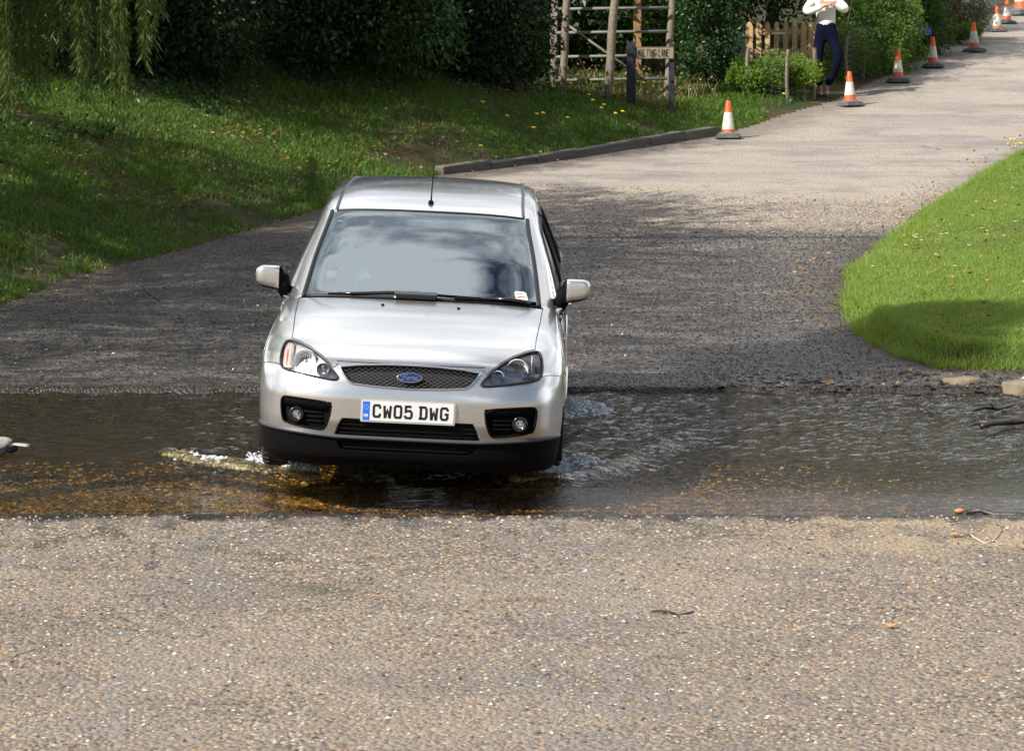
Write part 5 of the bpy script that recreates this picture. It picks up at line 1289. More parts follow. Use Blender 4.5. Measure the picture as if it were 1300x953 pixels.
# ------------------------------------------------------------------ traffic cones
M['cone'] = mat('cone orange', (.82, .11, .025), rough=.5, var=.22, vscale=18)
M['sleeve'] = mat('cone white sleeve', (.62, .59, .50), rough=.5, var=.28, vscale=22)
M['cbase'] = mat('cone black base', (.13, .125, .12), rough=.85, var=.3, vscale=20)
def make_cone(low):
    r_ = empty('traffic_cone'); H = .5
    rad = lambda z: .028+(.098-.028)*(H-z)/H
    mb = MB()
    n = 5; z = 0
    for s_, z0, z1 in ((.19, 0, .035), (.165, .035, .06)):
        poly = [(s_*math.cos(a)*(1.0 if k % 2 else 1.0), s_*math.sin(a)) for k, a in enumerate([math.radians(d) for d in (38, 52, 128, 142, 218, 232, 308, 322)])]
        mb.prism([(x*1.12, y*1.12) for x, y in poly], z0, z1)
    mb.lathe([(.135, .058), (.115, .075), (.10, .085)], 24); mb.build('base', M['cbase'], r_, bevel=.008)
    mb = MB(); mb.lathe([(rad(.07), .07), (rad(.2), .2), (rad(.35), .35), (rad(.49), .49), (.026, .5), (.02, .5), (.018, .46)], 28); mb.build('cone_body', M['cone'], r_, angle=40)
    mb = MB(); z0, z1 = low, .345; mb.lathe([(rad(z0), z0), (rad(z0)+.003, z0+.002), (rad(z1)+.003, z1-.002), (rad(z1), z1)], 28); mb.build('reflective_sleeve', M['sleeve'], r_, angle=40)
    return r_
protoA = make_cone(.155); protoB = make_cone(.115)
def copy_tree(o, parent=None):
    c = o.copy(); C.objects.link(c); c.parent = parent
    for ch in [x for x in list(S.objects) if x.parent == o]: copy_tree(ch, c)
    return c
used = set()
CL = [(925, 177, 'B', 'nearest orange and white cone, at the end of the kerb', 0, 1.0), (1080, 136, 'A', 'orange and white cone on the lane just right of the standing person', .4, 1.0), (1141, 106, 'A', 'orange and white cone beside the wire fence, third up the lane', .2, 1.0),
      (1185, 87, 'A', 'orange and white cone just right of the tall pale fence post', .1, 1.0), (1238, 67, 'A', 'duller cone standing in the tree shadow, fifth up the lane', .7, 1.02), (1267, 41, 'B', 'cone next to the lavender bush, sixth up the lane', .3, 1.0), (1279, 31, 'A', 'leaning shaded cone half hidden, seventh up the lane', .5, 1.05)]
for k, (u, v, kind, lab, rz, sc_) in enumerate(CL):
    pr_ = protoA if kind == 'A' else protoB
    o = pr_ if kind not in used else copy_tree(pr_); used.add(kind)
    g = G(u, v); o.location = (g.x, g.y+.1, gz(g.x, g.y+.1)+.002); o.rotation_euler = (math.radians(-3.5), .06 if k == 6 else 0, rz); o.scale = (sc_,)*3
    tag(o, lab, 'cone', 'traffic cones lined up along the left side of the lane')
o = copy_tree(protoA); g = G(1297, 20); o.location = (g.x, g.y, g.z+.002); o.scale = (2, 2, 2.0); tag(o, 'large cone cut off by the top right corner of the picture', 'cone', 'traffic cones lined up along the left side of the lane')

# ------------------------------------------------------------------ people
def skinned(name, verts, edges, m, parent=None, sub=2, loc=None, root_i=0):
    me = bpy.data.meshes.new(name); me.from_pydata([v[:3] for v in verts], edges, []); o = bpy.data.objects.new(name, me); C.objects.link(o)
    md = o.modifiers.new('skin', 'SKIN'); md.use_smooth_shade = True
    for i, v in enumerate(verts):
        sv = me.skin_vertices[0].data[i]; r = v[3]; sv.radius = (r, v[4] if len(v) > 4 else r); sv.use_root = (i == root_i)
    sb = o.modifiers.new('sub', 'SUBSURF'); sb.levels = sub; sb.render_levels = sub
    dg = bpy.context.evaluated_depsgraph_get(); nm = bpy.data.meshes.new_from_object(o.evaluated_get(dg)); bpy.data.objects.remove(o)
    nm.polygons.foreach_set('use_smooth', [True]*len(nm.polygons)); nm.materials.clear()
    return link(name, nm, m, parent, loc)
M['skin'] = mat('skin', (.55, .33, .23), rough=.5, var=.06)
M['sweater'] = mat('white knit', (.74, .73, .72), rough=.9, bump=1.0, bscale=24)
M['denim'] = mat('dark denim', (.004, .006, .018), rough=.95, spec=.08, var=.3, vscale=12, bump=.5, bscale=60)
M['hair'] = mat('brown hair', (.06, .035, .02), rough=.6, bump=.6, bscale=90)
def hand(vs, es, wrist_i, wrist, d, up, side, r=.0095):
    """palm and five fingers growing from the wrist along d"""
    d = Vector(d).normalized(); up = Vector(up).normalized(); w = Vector(wrist); k0 = len(vs)
    palm = w+d*.05; vs.append((*palm, .026, .017)); es.append((wrist_i, k0)); kn = w+d*.085; vs.append((*kn, .028, .014)); es.append((k0, k0+1))
    for i, (o_, L) in enumerate(((-.030, .072), (-.010, .082), (.010, .078), (.029, .062))):
        b_ = kn+up*o_+d*.012; m_ = b_+d*L*.5+side*.006; t = b_+d*L*.92+side*.03; n = len(vs); vs += [(*b_, r), (*m_, r*.95), (*t, r*.8)]; es += [(k0+1, n), (n, n+1), (n+1, n+2)]
    b_ = palm+up*(-.030)-d*.01; m_ = b_+d*.022-up*.016; t = m_+d*.03-up*.004; n = len(vs); vs += [(*b_, r*1.25), (*m_, r*1.15), (*t, r*.95)]; es += [(k0, n), (n, n+1), (n+1, n+2)]
def face(root, c, yaw=0):
    """eyes, brows, nose, mouth, ears and hair for a head centred at c looking to -y"""
    c = Vector(c)
    mb = MB(); mb.ball(c+Vector((-.032, -.078, .005)), .011); mb.build('eye', mat('eye', (.6, .6, .6), rough=.2), root, smooth=True); mb = MB(); mb.ball(c+Vector((.032, -.078, .005)), .011); mb.build('eye', bpy.data.materials['eye'], root, smooth=True)
    mb = MB(); mb.ball(c+Vector((0, -.082, -.055)), (.024, .008, .007)); mb.build('mouth', mat('lips', (.45, .16, .13), rough=.5), root, smooth=True)
    mb = MB(); mb.ball(c+Vector((0, .012, .035)), (.086, .102, .098), 24, 14)
    for k in range(40):
        a = random.uniform(-.3, 3.44); p = c+Vector((.083*math.cos(a), .02+.08*math.sin(a), .03)); mb.tube([p+Vector((0, 0, .05)), p+Vector((0, .01, -.02)), p+Vector((0, .005, -.10))], [.014, .013, .005], 5)
    h = mb.build('hair', M['hair'], root, smooth=True); return h
def headchain(vs, es, neck_i, nk, c):
    c = Vector(c); n = len(vs); vs += [(c.x, c.y+.012, c.z-.075, .056, .058), (c.x, c.y, c.z-.02, .074, .086), (c.x, c.y+.004, c.z+.045, .074, .088), (c.x, c.y+.01, c.z+.085, .045, .055), (c.x, c.y-.085, c.z-.012, .012), (c.x, c.y-.103, c.z-.022, .010), (c.x-.08, c.y+.01, c.z-.01, .014), (c.x+.08, c.y+.01, c.z-.01, .014)]
    es += [(neck_i, n), (n, n+1), (n+1, n+2), (n+2, n+3), (n+1, n+4), (n+4, n+5), (n+1, n+6), (n+1, n+7)]
def standing():
    g = G(1046, 121.5); root = empty('person', g); tag(root, 'person in a white sweater and dark jeans leaning on the brown post with arms folded', 'person')
    LS = 1.05
    vs = [(.02, 0, .97, .13, .10), (.02, .01, 1.12, .12, .09), (.01, .01, 1.28, .14, .10), (.0, .01, 1.42, .13, .09), (0, .0, 1.52, .05, .05)]; es = [(0, 1), (1, 2), (2, 3), (3, 4)]
    headchain(vs, es, 4, None, (0, -.02, 1.69))
    def limb(a, pts):
        p = a
        for q in pts: vs.append(q); es.append((p, len(vs)-1)); p = len(vs)-1
        return p
    kL = limb(0, [(-.07, 0, .90, .085), (-.085, -.015, .52, .058), (-.08, .02, .34, .055), (-.055, .0, .10, .038)]); limb(kL, [(-.055, .03, .035, .035), (-.06, -.05, .03, .038, .026), (-.065, -.16, .02, .036, .018)])
    kR = limb(0, [(.12, 0, .90, .085), (.20, -.10, .56, .060), (.15, -.03, .36, .052), (.045, .05, .12, .038)]); limb(kR, [(.04, .07, .04, .035), (.035, -.03, .03, .038, .026), (.025, -.14, .02, .036, .018)])
    a = limb(3, [(-.17, .01, 1.43, .055), (-.29, -.05, 1.24, .045), (-.27, -.12, 1.235, .04), (-.02, -.205, 1.33, .028)]); hand(vs, es, a, (-.02, -.205, 1.33), (1, -.02, .22), (0, .2, 1), Vector((0, .4, -.2)))
    a = limb(3, [(.17, .01, 1.43, .055), (.31, -.06, 1.27, .045), (.28, -.13, 1.26, .04), (.06, -.175, 1.37, .028)]); hand(vs, es, a, (.06, -.175, 1.37), (-1, -.1, .10), (0, .2, 1), Vector((0, .4, -.2)))
    body = skinned('body', vs, es, M['skin'], root)
    js = [(.02, .0, 1.16, .140, .105), (.02, 0, .93, .150, .12), (-.068, 0, .86, .093, .10), (-.08, -.012, .68, .082), (-.088, -.018, .52, .069), (-.083, .015, .34, .063), (-.06, .0, .12, .052), (.115, 0, .86, .096, .10), (.17, -.06, .70, .084), (.205, -.105, .56, .073), (.155, -.035, .36, .063), (.05, .045, .14, .052)]
    skinned('jeans', js, [(0, 1), (1, 2), (2, 3), (3, 4), (4, 5), (5, 6), (1, 7), (7, 8), (8, 9), (9, 10), (10, 11)], M['denim'], root)
    ss = [(.02, .0, .975, .152, .12), (.02, .01, 1.12, .148, .115), (.01, .01, 1.27, .165, .12), (.0, .015, 1.41, .15, .105), (0, .01, 1.49, .075, .07), (-.16, .015, 1.425, .078), (-.245, -.015, 1.33, .066), (-.30, -.055, 1.235, .062), (-.25, -.125, 1.235, .058), (-.05, -.20, 1.315, .044), (.16, .015, 1.425, .078), (.25, -.02, 1.34, .066), (.315, -.065, 1.27, .062), (.265, -.135, 1.26, .058), (.09, -.175, 1.36, .044)]
    skinned('sweater', ss, [(0, 1), (1, 2), (2, 3), (3, 4), (3, 5), (5, 6), (6, 7), (7, 8), (8, 9), (3, 10), (10, 11), (11, 12), (12, 13), (13, 14)], M['sweater'], root)
    M['shoe'] = mat('pale pink shoe', (.55, .30, .24), rough=.6)
    for p in ([(-.055, .035, .035, .042, .034), (-.06, -.06, .03, .046, .028), (-.066, -.17, .022, .042, .02)], [(.04, .075, .035, .042, .034), (.035, -.035, .03, .046, .028), (.025, -.15, .022, .042, .02)]):
        skinned('shoe', p, [(0, 1), (1, 2)], M['shoe'], root)
    face(root, (0, -.02, 1.69)); return root
standing()
def driver():
    root = empty('person'); root.matrix_world = CARM @ Matrix.Translation((-.37, 2.42, .0)); tag(root, 'person in a teal top seated at the steering wheel of the car', 'person')
    vs = [(0, 0, .78, .15, .12), (0, .06, .95, .14, .11), (0, .10, 1.10, .16, .11), (0, .12, 1.17, .12, .09), (0, .10, 1.235, .05)]; es = [(0, 1), (1, 2), (2, 3), (3, 4)]; headchain(vs, es, 4, None, (0, .07, 1.355))
    def limb(a, pts):
        p = a
        for q in pts: vs.append(q); es.append((p, len(vs)-1)); p = len(vs)-1
        return p
    for s_ in (-1, 1):
        limb(0, [(s_*.10, -.1, .76, .085), (s_*.14, -.42, .82, .06), (s_*.14, -.62, .45, .045), (s_*.14, -.78, .38, .035)])
        a = limb(3, [(s_*.18, .10, 1.16, .055), (s_*.27, -.12, 1.0, .042), (s_*.17, -.38, 1.04, .028)]); hand(vs, es, a, (s_*.17, -.38, 1.04), (0, -1, .15), (s_*.3, 0, 1), Vector((0, 0, -.5)))
    skinned('body', vs, es, M['skin'], root, 1)
    M['teal'] = mat('teal cotton', (.06, .42, .38), rough=.85)
    ss = [(0, 0, .80, .17, .14), (0, .06, .95, .16, .13), (0, .10, 1.10, .18, .125), (0, .12, 1.17, .14, .10), (-.18, .10, 1.16, .075), (-.24, .0, 1.07, .065), (.18, .10, 1.16, .075), (.24, 0, 1.07, .065)]
    skinned('top', ss, [(0, 1), (1, 2), (2, 3), (3, 4), (4, 5), (3, 6), (6, 7)], M['teal'], root, 1)
    skinned('trousers', [(0, 0, .80, .16, .13), (-.10, -.1, .77, .10), (-.14, -.42, .83, .078), (-.14, -.60, .5, .06), (.10, -.1, .77, .10), (.14, -.42, .83, .078), (.14, -.60, .5, .06)], [(0, 1), (1, 2), (2, 3), (0, 4), (4, 5), (5, 6)], M['denim'], root, 1)
    face(root, (0, .07, 1.355))
driver()

# ------------------------------------------------------------------ duck at the left edge
def plane(u, v, z=0.0):
    a = (476.5-v)/4000; cp, sp = math.cos(PITCH), math.sin(PITCH); t = (CAMZ-z)/(sp-a*cp); return Vector((t*(u-650)/4000, t*(cp+a*sp), z))
def duck():
    p = plane(-12, 577); root = empty('duck', p, 0); tag(root, 'duck floating at the left edge with only its pale tail showing', 'duck')
    M['dbody'] = mat('duck grey feathers', (.30, .28, .27), rough=.7, var=.35, vscale=40); M['dwhite'] = mat('white feathers', (.42, .41, .39), rough=.7); M['dblack'] = mat('black feathers', (.012, .014, .016), rough=.5); M['dgreen'] = mat('green head feathers', (.01, .09, .05), rough=.3)
    vs = [(0, 0, .035, .075, .06), (-.10, 0, .04, .075, .055), (-.17, 0, .06, .055, .045), (-.205, 0, .12, .028), (-.225, 0, .175, .030), (-.235, 0, .205, .030, .028), (.08, 0, .045, .06, .045), (.135, 0, .055, .03, .022)]
    skinned('body', vs, [(0, 1), (1, 2), (2, 3), (3, 4), (4, 5), (0, 6), (6, 7)], M['dbody'], root)
    mb = MB(); mb.ball((-.235, 0, .205), (.040, .031, .032), 16, 10); mb.tube([(-.215, 0, .13), (-.225, 0, .19)], [.030, .031], 14); mb.build('head', M['dgreen'], root, smooth=True)
    mb = MB(); mb.tube([(-.262, 0, .200), (-.295, 0, .192), (-.32, 0, .190)], [.013, .014, .010], 10); mb.build('bill', mat('bill yellow', (.6, .42, .06), rough=.4), root, smooth=True)
    for s_ in (-1, 1):
        mb = MB(); mb.ball((.0, s_*.062, .062), (.13, .018, .038), 18, 10, rot=Matrix.Rotation(-.12, 3, 'Y')); mb.build('wing', M['dbody'], root, smooth=True)
    mb = MB(); mb.ball((.125, 0, .038), (.045, .05, .026), 16, 8); mb.build('rump', M['dblack'], root, smooth=True)
    mb = MB()
    for k in range(-3, 4): mb.ball((.185, k*.012, .05+.004*abs(k)), (.055, .010, .004), 12, 6, rot=Matrix.Rotation(k*.10, 3, 'Z') @ Matrix.Rotation(.10, 3, 'Y'))
    mb.build('tail', M['dwhite'], root, smooth=True)
duck()

# ------------------------------------------------------------------ branches, twigs, single leaves
M['wetwood'] = mat('wet dark wood', (.025, .019, .014), rough=.4, var=.4, vscale=20, bump=.5, bscale=60)
M['palewood'] = mat('bleached twig', (.42, .36, .28), rough=.8, var=.25, vscale=20)
def branch(name, label, uv, r, m, z=.0, forks=(), cat='branch'):
    onr = z is None; pl = (lambda u, v, z_: G(u, v)+Vector((0, 0, r*.6))) if onr else plane; z = 0 if onr else z
    P = [pl(u, v, z) for u, v in uv]; o3 = P[0].copy(); mb = MB(); n = len(P); mb.tube([p-o3+Vector((0, 0, r*.6+.01*math.sin(i*2.0))) for i, p in enumerate(P)], [r*(1-.5*abs(i/(n-1)-.6)) for i in range(n)], 8)
    for f in forks: mb.tube([pl(u, v, z+dz)-o3+Vector((0, 0, r*.5)) for u, v, dz in f], [r*.55, r*.4, r*.2][:len(f)], 6)
    o = mb.build(name, m, None, o3, smooth=True); tag(o, label, cat); return o
branch('floating_branch', 'dark stick floating near the front edge of the water on the right', [(1226, 652), (1245, 652), (1262, 654), (1282, 655), (1310, 658)], .017, M['wetwood'], .0)
p = plane(1218, 650, .005); mb = MB(); mb.ball((0, 0, .008), (.030, .022, .014), 12, 8); tag(mb.build('river_stone', mat('orange brown stone', (.40, .18, .09), rough=.7, var=.3), None, p, smooth=True), 'orange brown stone at the tip of the floating stick', 'stone')
branch('forked_twig', 'bleached forked twig lying on the sandy road edge', [(1231, 678), (1236, 686), (1250, 690), (1262, 688)], .006, M['palewood'], None, forks=[[(1260, 689, 0), (1268, 680, .0), (1275, 665, .0)], [(1262, 687, 0), (1268, 692, 0), (1284, 694, 0)]], cat='twig')
branch('driftwood_log', 'dark log lying in the shallow water below the lawn', [(1246, 544), (1262, 541), (1280, 537), (1300, 536), (1320, 538)], .024, M['wetwood'], .02, forks=[[(1262, 541, 0), (1240, 540, .02), (1225, 545, .0)]], cat='log')
branch('dead_branch', 'dead branch on the mud just above the driftwood log', [(1235, 523), (1250, 520), (1268, 519), (1288, 514)], .014, M['wetwood'], .03, forks=[[(1262, 519, 0), (1258, 514, .06)]], cat='branch')
branch('brushwood', 'tangle of thin wet twigs on the mud left of the driftwood log', [(1158, 508), (1168, 516), (1180, 522), (1200, 532)], .009, M['wetwood'], .02, forks=[[(1170, 517, 0), (1182, 512, .05), (1190, 508, .05)], [(1175, 520, 0), (1166, 524, .02), (1150, 526, 0)], [(1190, 527, 0), (1204, 520, .05), (1208, 514, .05)]], cat='twigs')
branch('bank_twig', 'thin curved twig on the dark soil at the foot of the left bank', [(168, 370), (185, 371), (196, 378), (202, 382)], .010, M['wetwood'], None, cat='twig')
branch('wet_twig', 'small dark twig lying on the foreground gravel', [(828, 778), (846, 780), (862, 781), (880, 778)], .006, M['wetwood'], None, forks=[[(858, 781, 0), (862, 786, 0)], [(846, 780, 0), (838, 776, 0)]], cat='twig')
for u, v, w, d_, h_, lab in ((1222, 480, .26, .22, .035, 'pale flat stone slab at the foot of the lawn above the mud'), (1296, 487, .26, .26, .04, 'pale flat stone slab at the right edge below the lawn')):
    g = G(u, v+6); mb = MB(); n = 11; rr_ = [1+.16*math.sin(k*2.3+u) for k in range(n)]; top = [(w/2*.9*rr_[k]*math.cos(6.283*k/n), d_/2*.9*rr_[k]*math.sin(6.283*k/n)) for k in range(n)]
    vs = [(x*1.12, y*1.12, -.06) for x, y in top]+[(x*1.08, y*1.08, h_*.55) for x, y in top]+[(x, y, h_+.008*math.sin(x*20)) for x, y in top]+[(0, 0, h_+.006)]
    mb.add(vs, [(k, (k+1) % n, n+(k+1) % n, n+k) for k in range(n)]+[(n+k, n+(k+1) % n, 2*n+(k+1) % n, 2*n+k) for k in range(n)]+[(2*n+k, 2*n+(k+1) % n, 3*n) for k in range(n)])
    if 'sandstone slab' not in bpy.data.materials: mat('sandstone slab', (.20, .16, .11), rough=.9, var=.35, vscale=7, bump=.8, bscale=24)
    o = mb.build('stone_slab', bpy.data.materials['sandstone slab'], None, g, smooth=True); tag(o, lab, 'stone', 'flat stones at the foot of the lawn')
def one_leaf(u, v, z, s, col, label, rz):
    p = G(u, v)+Vector((0, 0, .012)); mb = MB(); n = 9; vs = []
    for i in range(n):
        t = i/(n-1); w = math.sin(math.pi*min(1, t*.92+.04))**.8*.5*s
        for k in (-1, -.5, 0, .5, 1): vs.append((t*s*1.3-.6*s, k*w, .012*abs(k)*s*8+.05*s*math.sin(t*3)))
    mb.add(vs, [(i*5+j, i*5+j+1, i*5+j+6, i*5+j+5) for i in range(n-1) for j in range(4)]); o = mb.build('fallen_leaf', mat('leaf '+label[:14], col, rough=.5, var=.25, vscale=30), None, p, smooth=True); o.rotation_euler = (0, 0, rz)
    md = o.modifiers.new('solid', 'SOLIDIFY'); md.thickness = .001
    tag(o, label, 'leaf')
one_leaf(1213, 682, .032, .05, (.55, .22, .04), 'curled orange leaf on the sandy road edge left of the forked twig', .4)
one_leaf(1131, 798, .06, .045, (.62, .30, .05), 'small orange leaf on the gravel at the lower right', 1.2)
one_leaf(1152, 452, .15, .05, (.42, .18, .10), 'reddish brown leaf lying at the tip of the lawn', .2)

# ------------------------------------------------------------------ flowers
M['stem'] = mat('flower stem', (.06, .14, .03), rough=.7); M['yellow'] = mat('dandelion yellow', (.85, .58, .02), rough=.6); M['daisy'] = mat('daisy white', (.8, .8, .76), rough=.6); M['blue'] = mat('agapanthus blue', (.20, .20, .62), rough=.6)
fp = None
for k, (u, v) in enumerate(((679, 155), (687, 154), (718, 160), (745, 130), (750, 137), (761, 147), (764, 143), (779, 154), (788, 152), (675, 173), (641, 158), (610, 140), (993, 128), (608, 196))):
    g = G(u, v+3)
    if fp is None:
        fp = empty('dandelion'); mb = MB(); mb.tube([(0, 0, -.02), (.005, 0, .06), (0, 0, .13)], .003, 5); mb.build('stem', M['stem'], fp); mb = MB(); mb.lathe([(0, .126), (.018, .128), (.030, .138), (.020, .146), (0, .15)], 14); mb.build('flower_head', M['yellow'], fp, smooth=True); o = fp
    else: o = copy_tree(fp)
    o.location = g; o.rotation_euler = (.2*math.sin(k), .2*math.cos(k), k); tag(o, 'yellow dandelion flower dotting the left verge', 'flower', 'dandelions along the left verge')
fd = None
for k in range(16):
    u, v = [(1160, 306), (1163, 308), (1195, 304), (1170, 312), (1202, 303), (1253, 300), (1246, 296), (1230, 318), (1108, 345), (1275, 306), (1188, 330), (1150, 318), (1263, 262), (1212, 345), (1289, 288), (1235, 280)][k]; g = G(u, v)
    if fd is None:
        fd = empty('daisy'); mb = MB(); mb.tube([(0, 0, -.01), (0, 0, .05)], .0015, 5); mb.build('stem', M['stem'], fd); mb = MB()
        for q in range(9): mb.ball((.011*math.cos(q*.7), .011*math.sin(q*.7), .052), (.008, .004, .0015), 6, 4, rot=Matrix.Rotation(q*.7, 3, 'Z'))
        mb.ball((0, 0, .053), (.005, .005, .002), 8, 4); mb.build('flower_head', M['daisy'], fd, smooth=True); o = fd
    else: o = copy_tree(fd)
    o.location = g; tag(o, 'tiny white daisy in the lawn grass', 'flower', 'daisies in the lawn')
fb = None
for k, (u, v, lab) in enumerate(((1163, 28, 'topmost blue flower head beside the tall fence post'), (1168, 38, 'lower left blue flower head beside the tall fence post'), (1177, 40, 'lower right blue flower head near the fourth cone'))):
    y = 53.4; p = at(u, v, y); z0 = gz(p.x, y); root = empty('agapanthus', (p.x, y, z0)); tag(root, lab, 'flower', 'blue flowers at the hedge foot')
    mb = MB(); mb.tube([(0, 0, 0), (.01, 0, (p.z-z0)*.5), (0, 0, p.z-z0)], .005, 6); mb.build('stem', M['stem'], root)
    mb = MB()
    for q in range(36):
        d = Vector(rng.normal(size=3)).normalized()*.075; mb.tube([Vector((0, 0, p.z-z0))+d*.2, Vector((0, 0, p.z-z0))+d*.7, Vector((0, 0, p.z-z0))+d], [.002, .007, .013], 5)
    mb.build('flower_head', M['blue'], root)
# tall yellow flower stalks at the right edge of the lawn
yf = empty('yellow_wildflower', G(1292, 200)); tag(yf, 'small yellow wild flower spray at the right edge of the picture', 'flower'); mb = MB(); m2 = MB()
for q in range(7):
    t = Vector((rng.normal()*.05, rng.normal()*.04, .12+.10*rng.random())); mb.tube([(0, 0, 0), t*.5, t], .002, 4); m2.ball(t, (.018, .014, .010), 8, 6)
mb.build('stem', M['stem'], yf); m2.build('blossom', M['yellow'], yf, smooth=True)

# ------------------------------------------------------------------ loose gravel and white water
def stones(n, xr, yr, smin, smax, cond, zoff):
    x = rng.uniform(*xr, n); y = rng.uniform(*yr, n); k = np.abs(x) < y*.17+.3; x, y = x[k], y[k]; k = cond(x, y); x, y = x[k], y[k]; n = len(x); z = ground(x, y)
    base = np.array([(1, 0, 0), (.3, .9, 0), (-.7, .6, .1), (-.9, -.4, 0), (.1, -1, .05), (.7, -.6, 0), (.1, .1, .75), (0, 0, -.5)]); fc = []
    for i in range(6): fc += [(i, (i+1) % 6, 6), ((i+1) % 6, i, 7)]
    s = rng.uniform(smin, smax, n)*rng.uniform(.5, 1, n); a = rng.uniform(0, 6.28, n); st = rng.uniform(.6, 1, (n, 1)); V = base[None]*(1+.25*rng.normal(size=(n, 8, 3))); V[:, :, 1] *= st; V[:, :, 2] *= .7
    ca, sa = np.cos(a)[:, None], np.sin(a)[:, None]; X = V[:, :, 0]*ca-V[:, :, 1]*sa; Y = V[:, :, 0]*sa+V[:, :, 1]*ca
    Vw = np.stack([X, Y, V[:, :, 2]], -1)*s[:, None, None]+np.stack([x, y, z+zoff+s*.15], 1)[:, None, :]
    F = (np.arange(n)[:, None, None]*8+np.array(fc)[None]).reshape(-1, 3); return Vw.reshape(-1, 3), F
def stone_mat(name, stops):
    n = N(name); g = n.t.nodes.new('ShaderNodeNewGeometry'); col = n.ramp(g.outputs['Random Per Island'], stops, 'CONSTANT'); return n.set(color=col, rough=.7)
M['gravel'] = stone_mat('loose gravel', [(0, (.05, .045, .04)), (.12, (.14, .125, .11)), (.3, (.24, .21, .18)), (.5, (.33, .27, .2)), (.68, (.44, .28, .15)), (.8, (.45, .41, .36)), (.96, (.52, .48, .42))])
o = leafobj('gravel', [stones(20000, (-3.2, 3.2), (11, 16.5), .006, .014, lambda x, y: rng.random(len(x)) < .75, 0), stones(26000, (-1, 5), (30.2, 37), .008, .018, lambda x, y: (y > 31.6+1.4*fnoise(x, y, .9, 51)+.4*rng.normal(size=len(x))) & (y < 35.6+1.2*fnoise(x, y, 1.1, 52)+.4*rng.normal(size=len(x))) & (sdist(np.stack([x, y], 1), RIGHT) < 0), 0)], M['gravel']); tag(o, 'small loose stones scattered on the road surface', 'gravel', kind='stuff')
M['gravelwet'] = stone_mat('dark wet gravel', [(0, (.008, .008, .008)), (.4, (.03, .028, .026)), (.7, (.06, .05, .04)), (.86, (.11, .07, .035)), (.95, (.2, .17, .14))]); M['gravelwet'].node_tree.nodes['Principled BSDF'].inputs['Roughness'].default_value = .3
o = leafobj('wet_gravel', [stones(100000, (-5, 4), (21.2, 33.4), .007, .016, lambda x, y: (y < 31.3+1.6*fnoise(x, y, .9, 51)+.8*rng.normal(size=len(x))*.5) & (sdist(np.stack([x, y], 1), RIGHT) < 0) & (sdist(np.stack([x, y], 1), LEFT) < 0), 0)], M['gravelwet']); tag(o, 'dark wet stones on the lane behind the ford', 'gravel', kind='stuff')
o = leafobj('edge_rubble', [stones(1500, (1.4, 5), (20.9, 22.9), .012, .05, lambda x, y: (rng.random(len(x)) < .25+.75*np.exp(-((y-22.25)/.25)**2)), 0)], M['gravelwet']); tag(o, 'dark broken stones and debris along the concrete lip below the lawn', 'rubble', kind='stuff')
M['bedstone'] = stone_mat('bed pebbles', [(0, (.04, .025, .01)), (.2, (.2, .11, .03)), (.42, (.4, .22, .055)), (.62, (.6, .33, .08)), (.8, (.3, .24, .12)), (.93, (.68, .55, .32))])
o = leafobj('bed_pebbles', [stones(60000, (-3.6, 3.6), (16.62, 19.9), .010, .024, lambda x, y: (rng.random(len(x)) < (.9-.30*np.maximum(x, 0))*np.exp(-np.maximum(y-18.4, 0)*1.5)), 0)], M['bedstone']); tag(o, 'orange and brown pebbles on the bed of the ford', 'pebbles', kind='stuff')
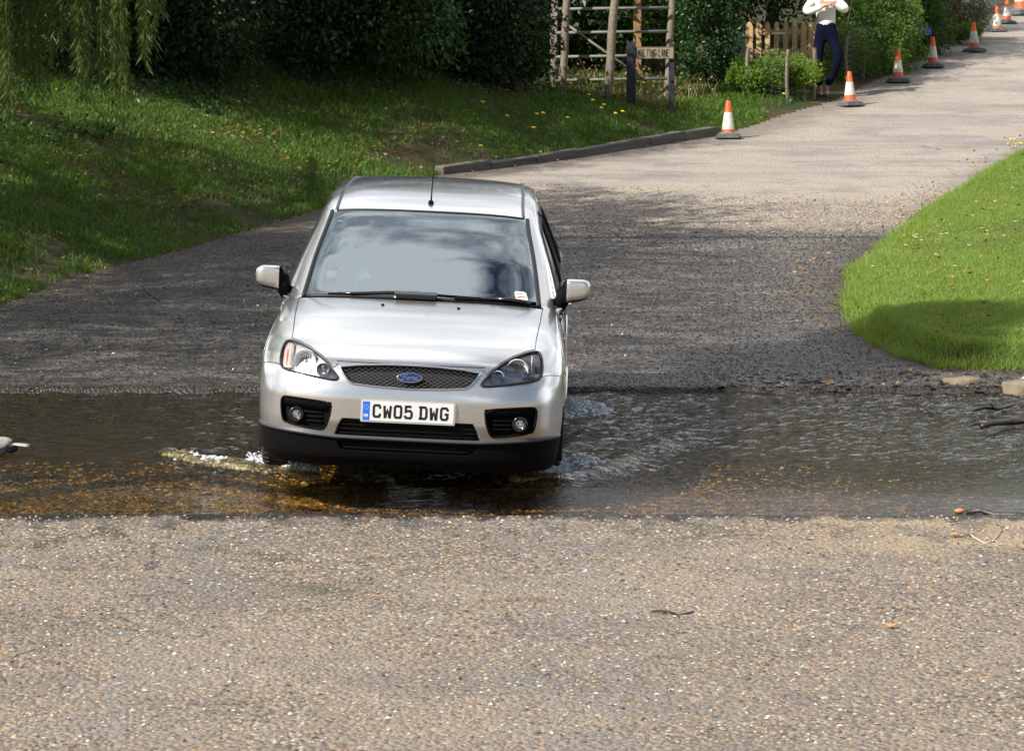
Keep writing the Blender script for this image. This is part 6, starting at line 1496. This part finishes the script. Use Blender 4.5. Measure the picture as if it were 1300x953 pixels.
def icos(P, s):
    t = (1+5**.5)/2; b = unit(np.array([(-1, t, 0), (1, t, 0), (-1, -t, 0), (1, -t, 0), (0, -1, t), (0, 1, t), (0, -1, -t), (0, 1, -t), (t, 0, -1), (t, 0, 1), (-t, 0, -1), (-t, 0, 1)], float))
    f = np.array([(0, 11, 5), (0, 5, 1), (0, 1, 7), (0, 7, 10), (0, 10, 11), (1, 5, 9), (5, 11, 4), (11, 10, 2), (10, 7, 6), (7, 1, 8), (3, 9, 4), (3, 4, 2), (3, 2, 6), (3, 6, 8), (3, 8, 9), (4, 9, 5), (2, 4, 11), (6, 2, 10), (8, 6, 7), (9, 8, 1)])
    n = len(P); V = b[None]*s[:, None, :]*(1+.2*rng.normal(size=(n, 12, 1)))+P[:, None, :]; return V.reshape(-1, 3), (np.arange(n)[:, None, None]*12+f[None]).reshape(-1, 3)
mw = glassmat('white water', (.92, .95, .96), 1.5, .05); t_ = mw.node_tree; df = t_.nodes.new('ShaderNodeBsdfDiffuse'); df.inputs[0].default_value = (.85, .88, .9, 1); m3 = t_.nodes.new('ShaderNodeMixShader'); m3.inputs[0].default_value = .68
o_ = [x for x in t_.nodes if x.type == 'OUTPUT_MATERIAL'][0]; s_in = o_.inputs[0].links[0].from_socket; t_.links.new(s_in, m3.inputs[1]); t_.links.new(df.outputs[0], m3.inputs[2]); t_.links.new(m3.outputs[0], o_.inputs[0])
def splash(label, uv, wdt, hgt, n):
    pts = [plane(u, v) for u, v in uv]; t = rng.random(n)*(len(pts)-1); i = np.minimum(t.astype(int), len(pts)-2); f = (t-i)[:, None]; A = np.array(pts)
    h_ = np.interp(t, range(len(hgt)), hgt); P = A[i]*(1-f)+A[i+1]*f; lump = .55+.45*np.sin(P[:, 0]*47+np.sin(P[:, 0]*21)*2)
    q = rng.normal(size=n); P[:, 1] += q*wdt*.5; P[:, 0] += rng.normal(size=n)*.02; top = h_*lump*np.exp(-(q*q)*.5); P[:, 2] = .0+np.abs(top)*rng.random(n)**.8; s0 = rng.gamma(1.5, .0021, n).clip(.0012, .016)
    s = np.stack([s0*rng.uniform(.8, 2.0, n), s0*rng.uniform(.8, 1.6, n), s0*rng.uniform(.5, 1.3, n)], 1)
    o = leafobj('splash', [icos(P, s)], mw); o.data.polygons.foreach_set('use_smooth', [True]*len(o.data.polygons)); tag(o, label, 'splash', kind='stuff')
splash('white water curling from the front wheel on the left of the picture', [(210, 572), (250, 582), (300, 590), (345, 594), (385, 598), (400, 604)], .13, [.01, .02, .05, .13, .09, .03], 12000)
splash('white water curling from the front wheel on the right of the picture', [(655, 606), (680, 602), (715, 598), (745, 596), (775, 592), (810, 582)], .13, [.02, .06, .12, .10, .04, .01], 12000)
splash('small splash thrown up by the rear wheel on the right of the picture', [(718, 528), (730, 526), (752, 524), (772, 522)], .14, [.06, .14, .09, .03], 6000)
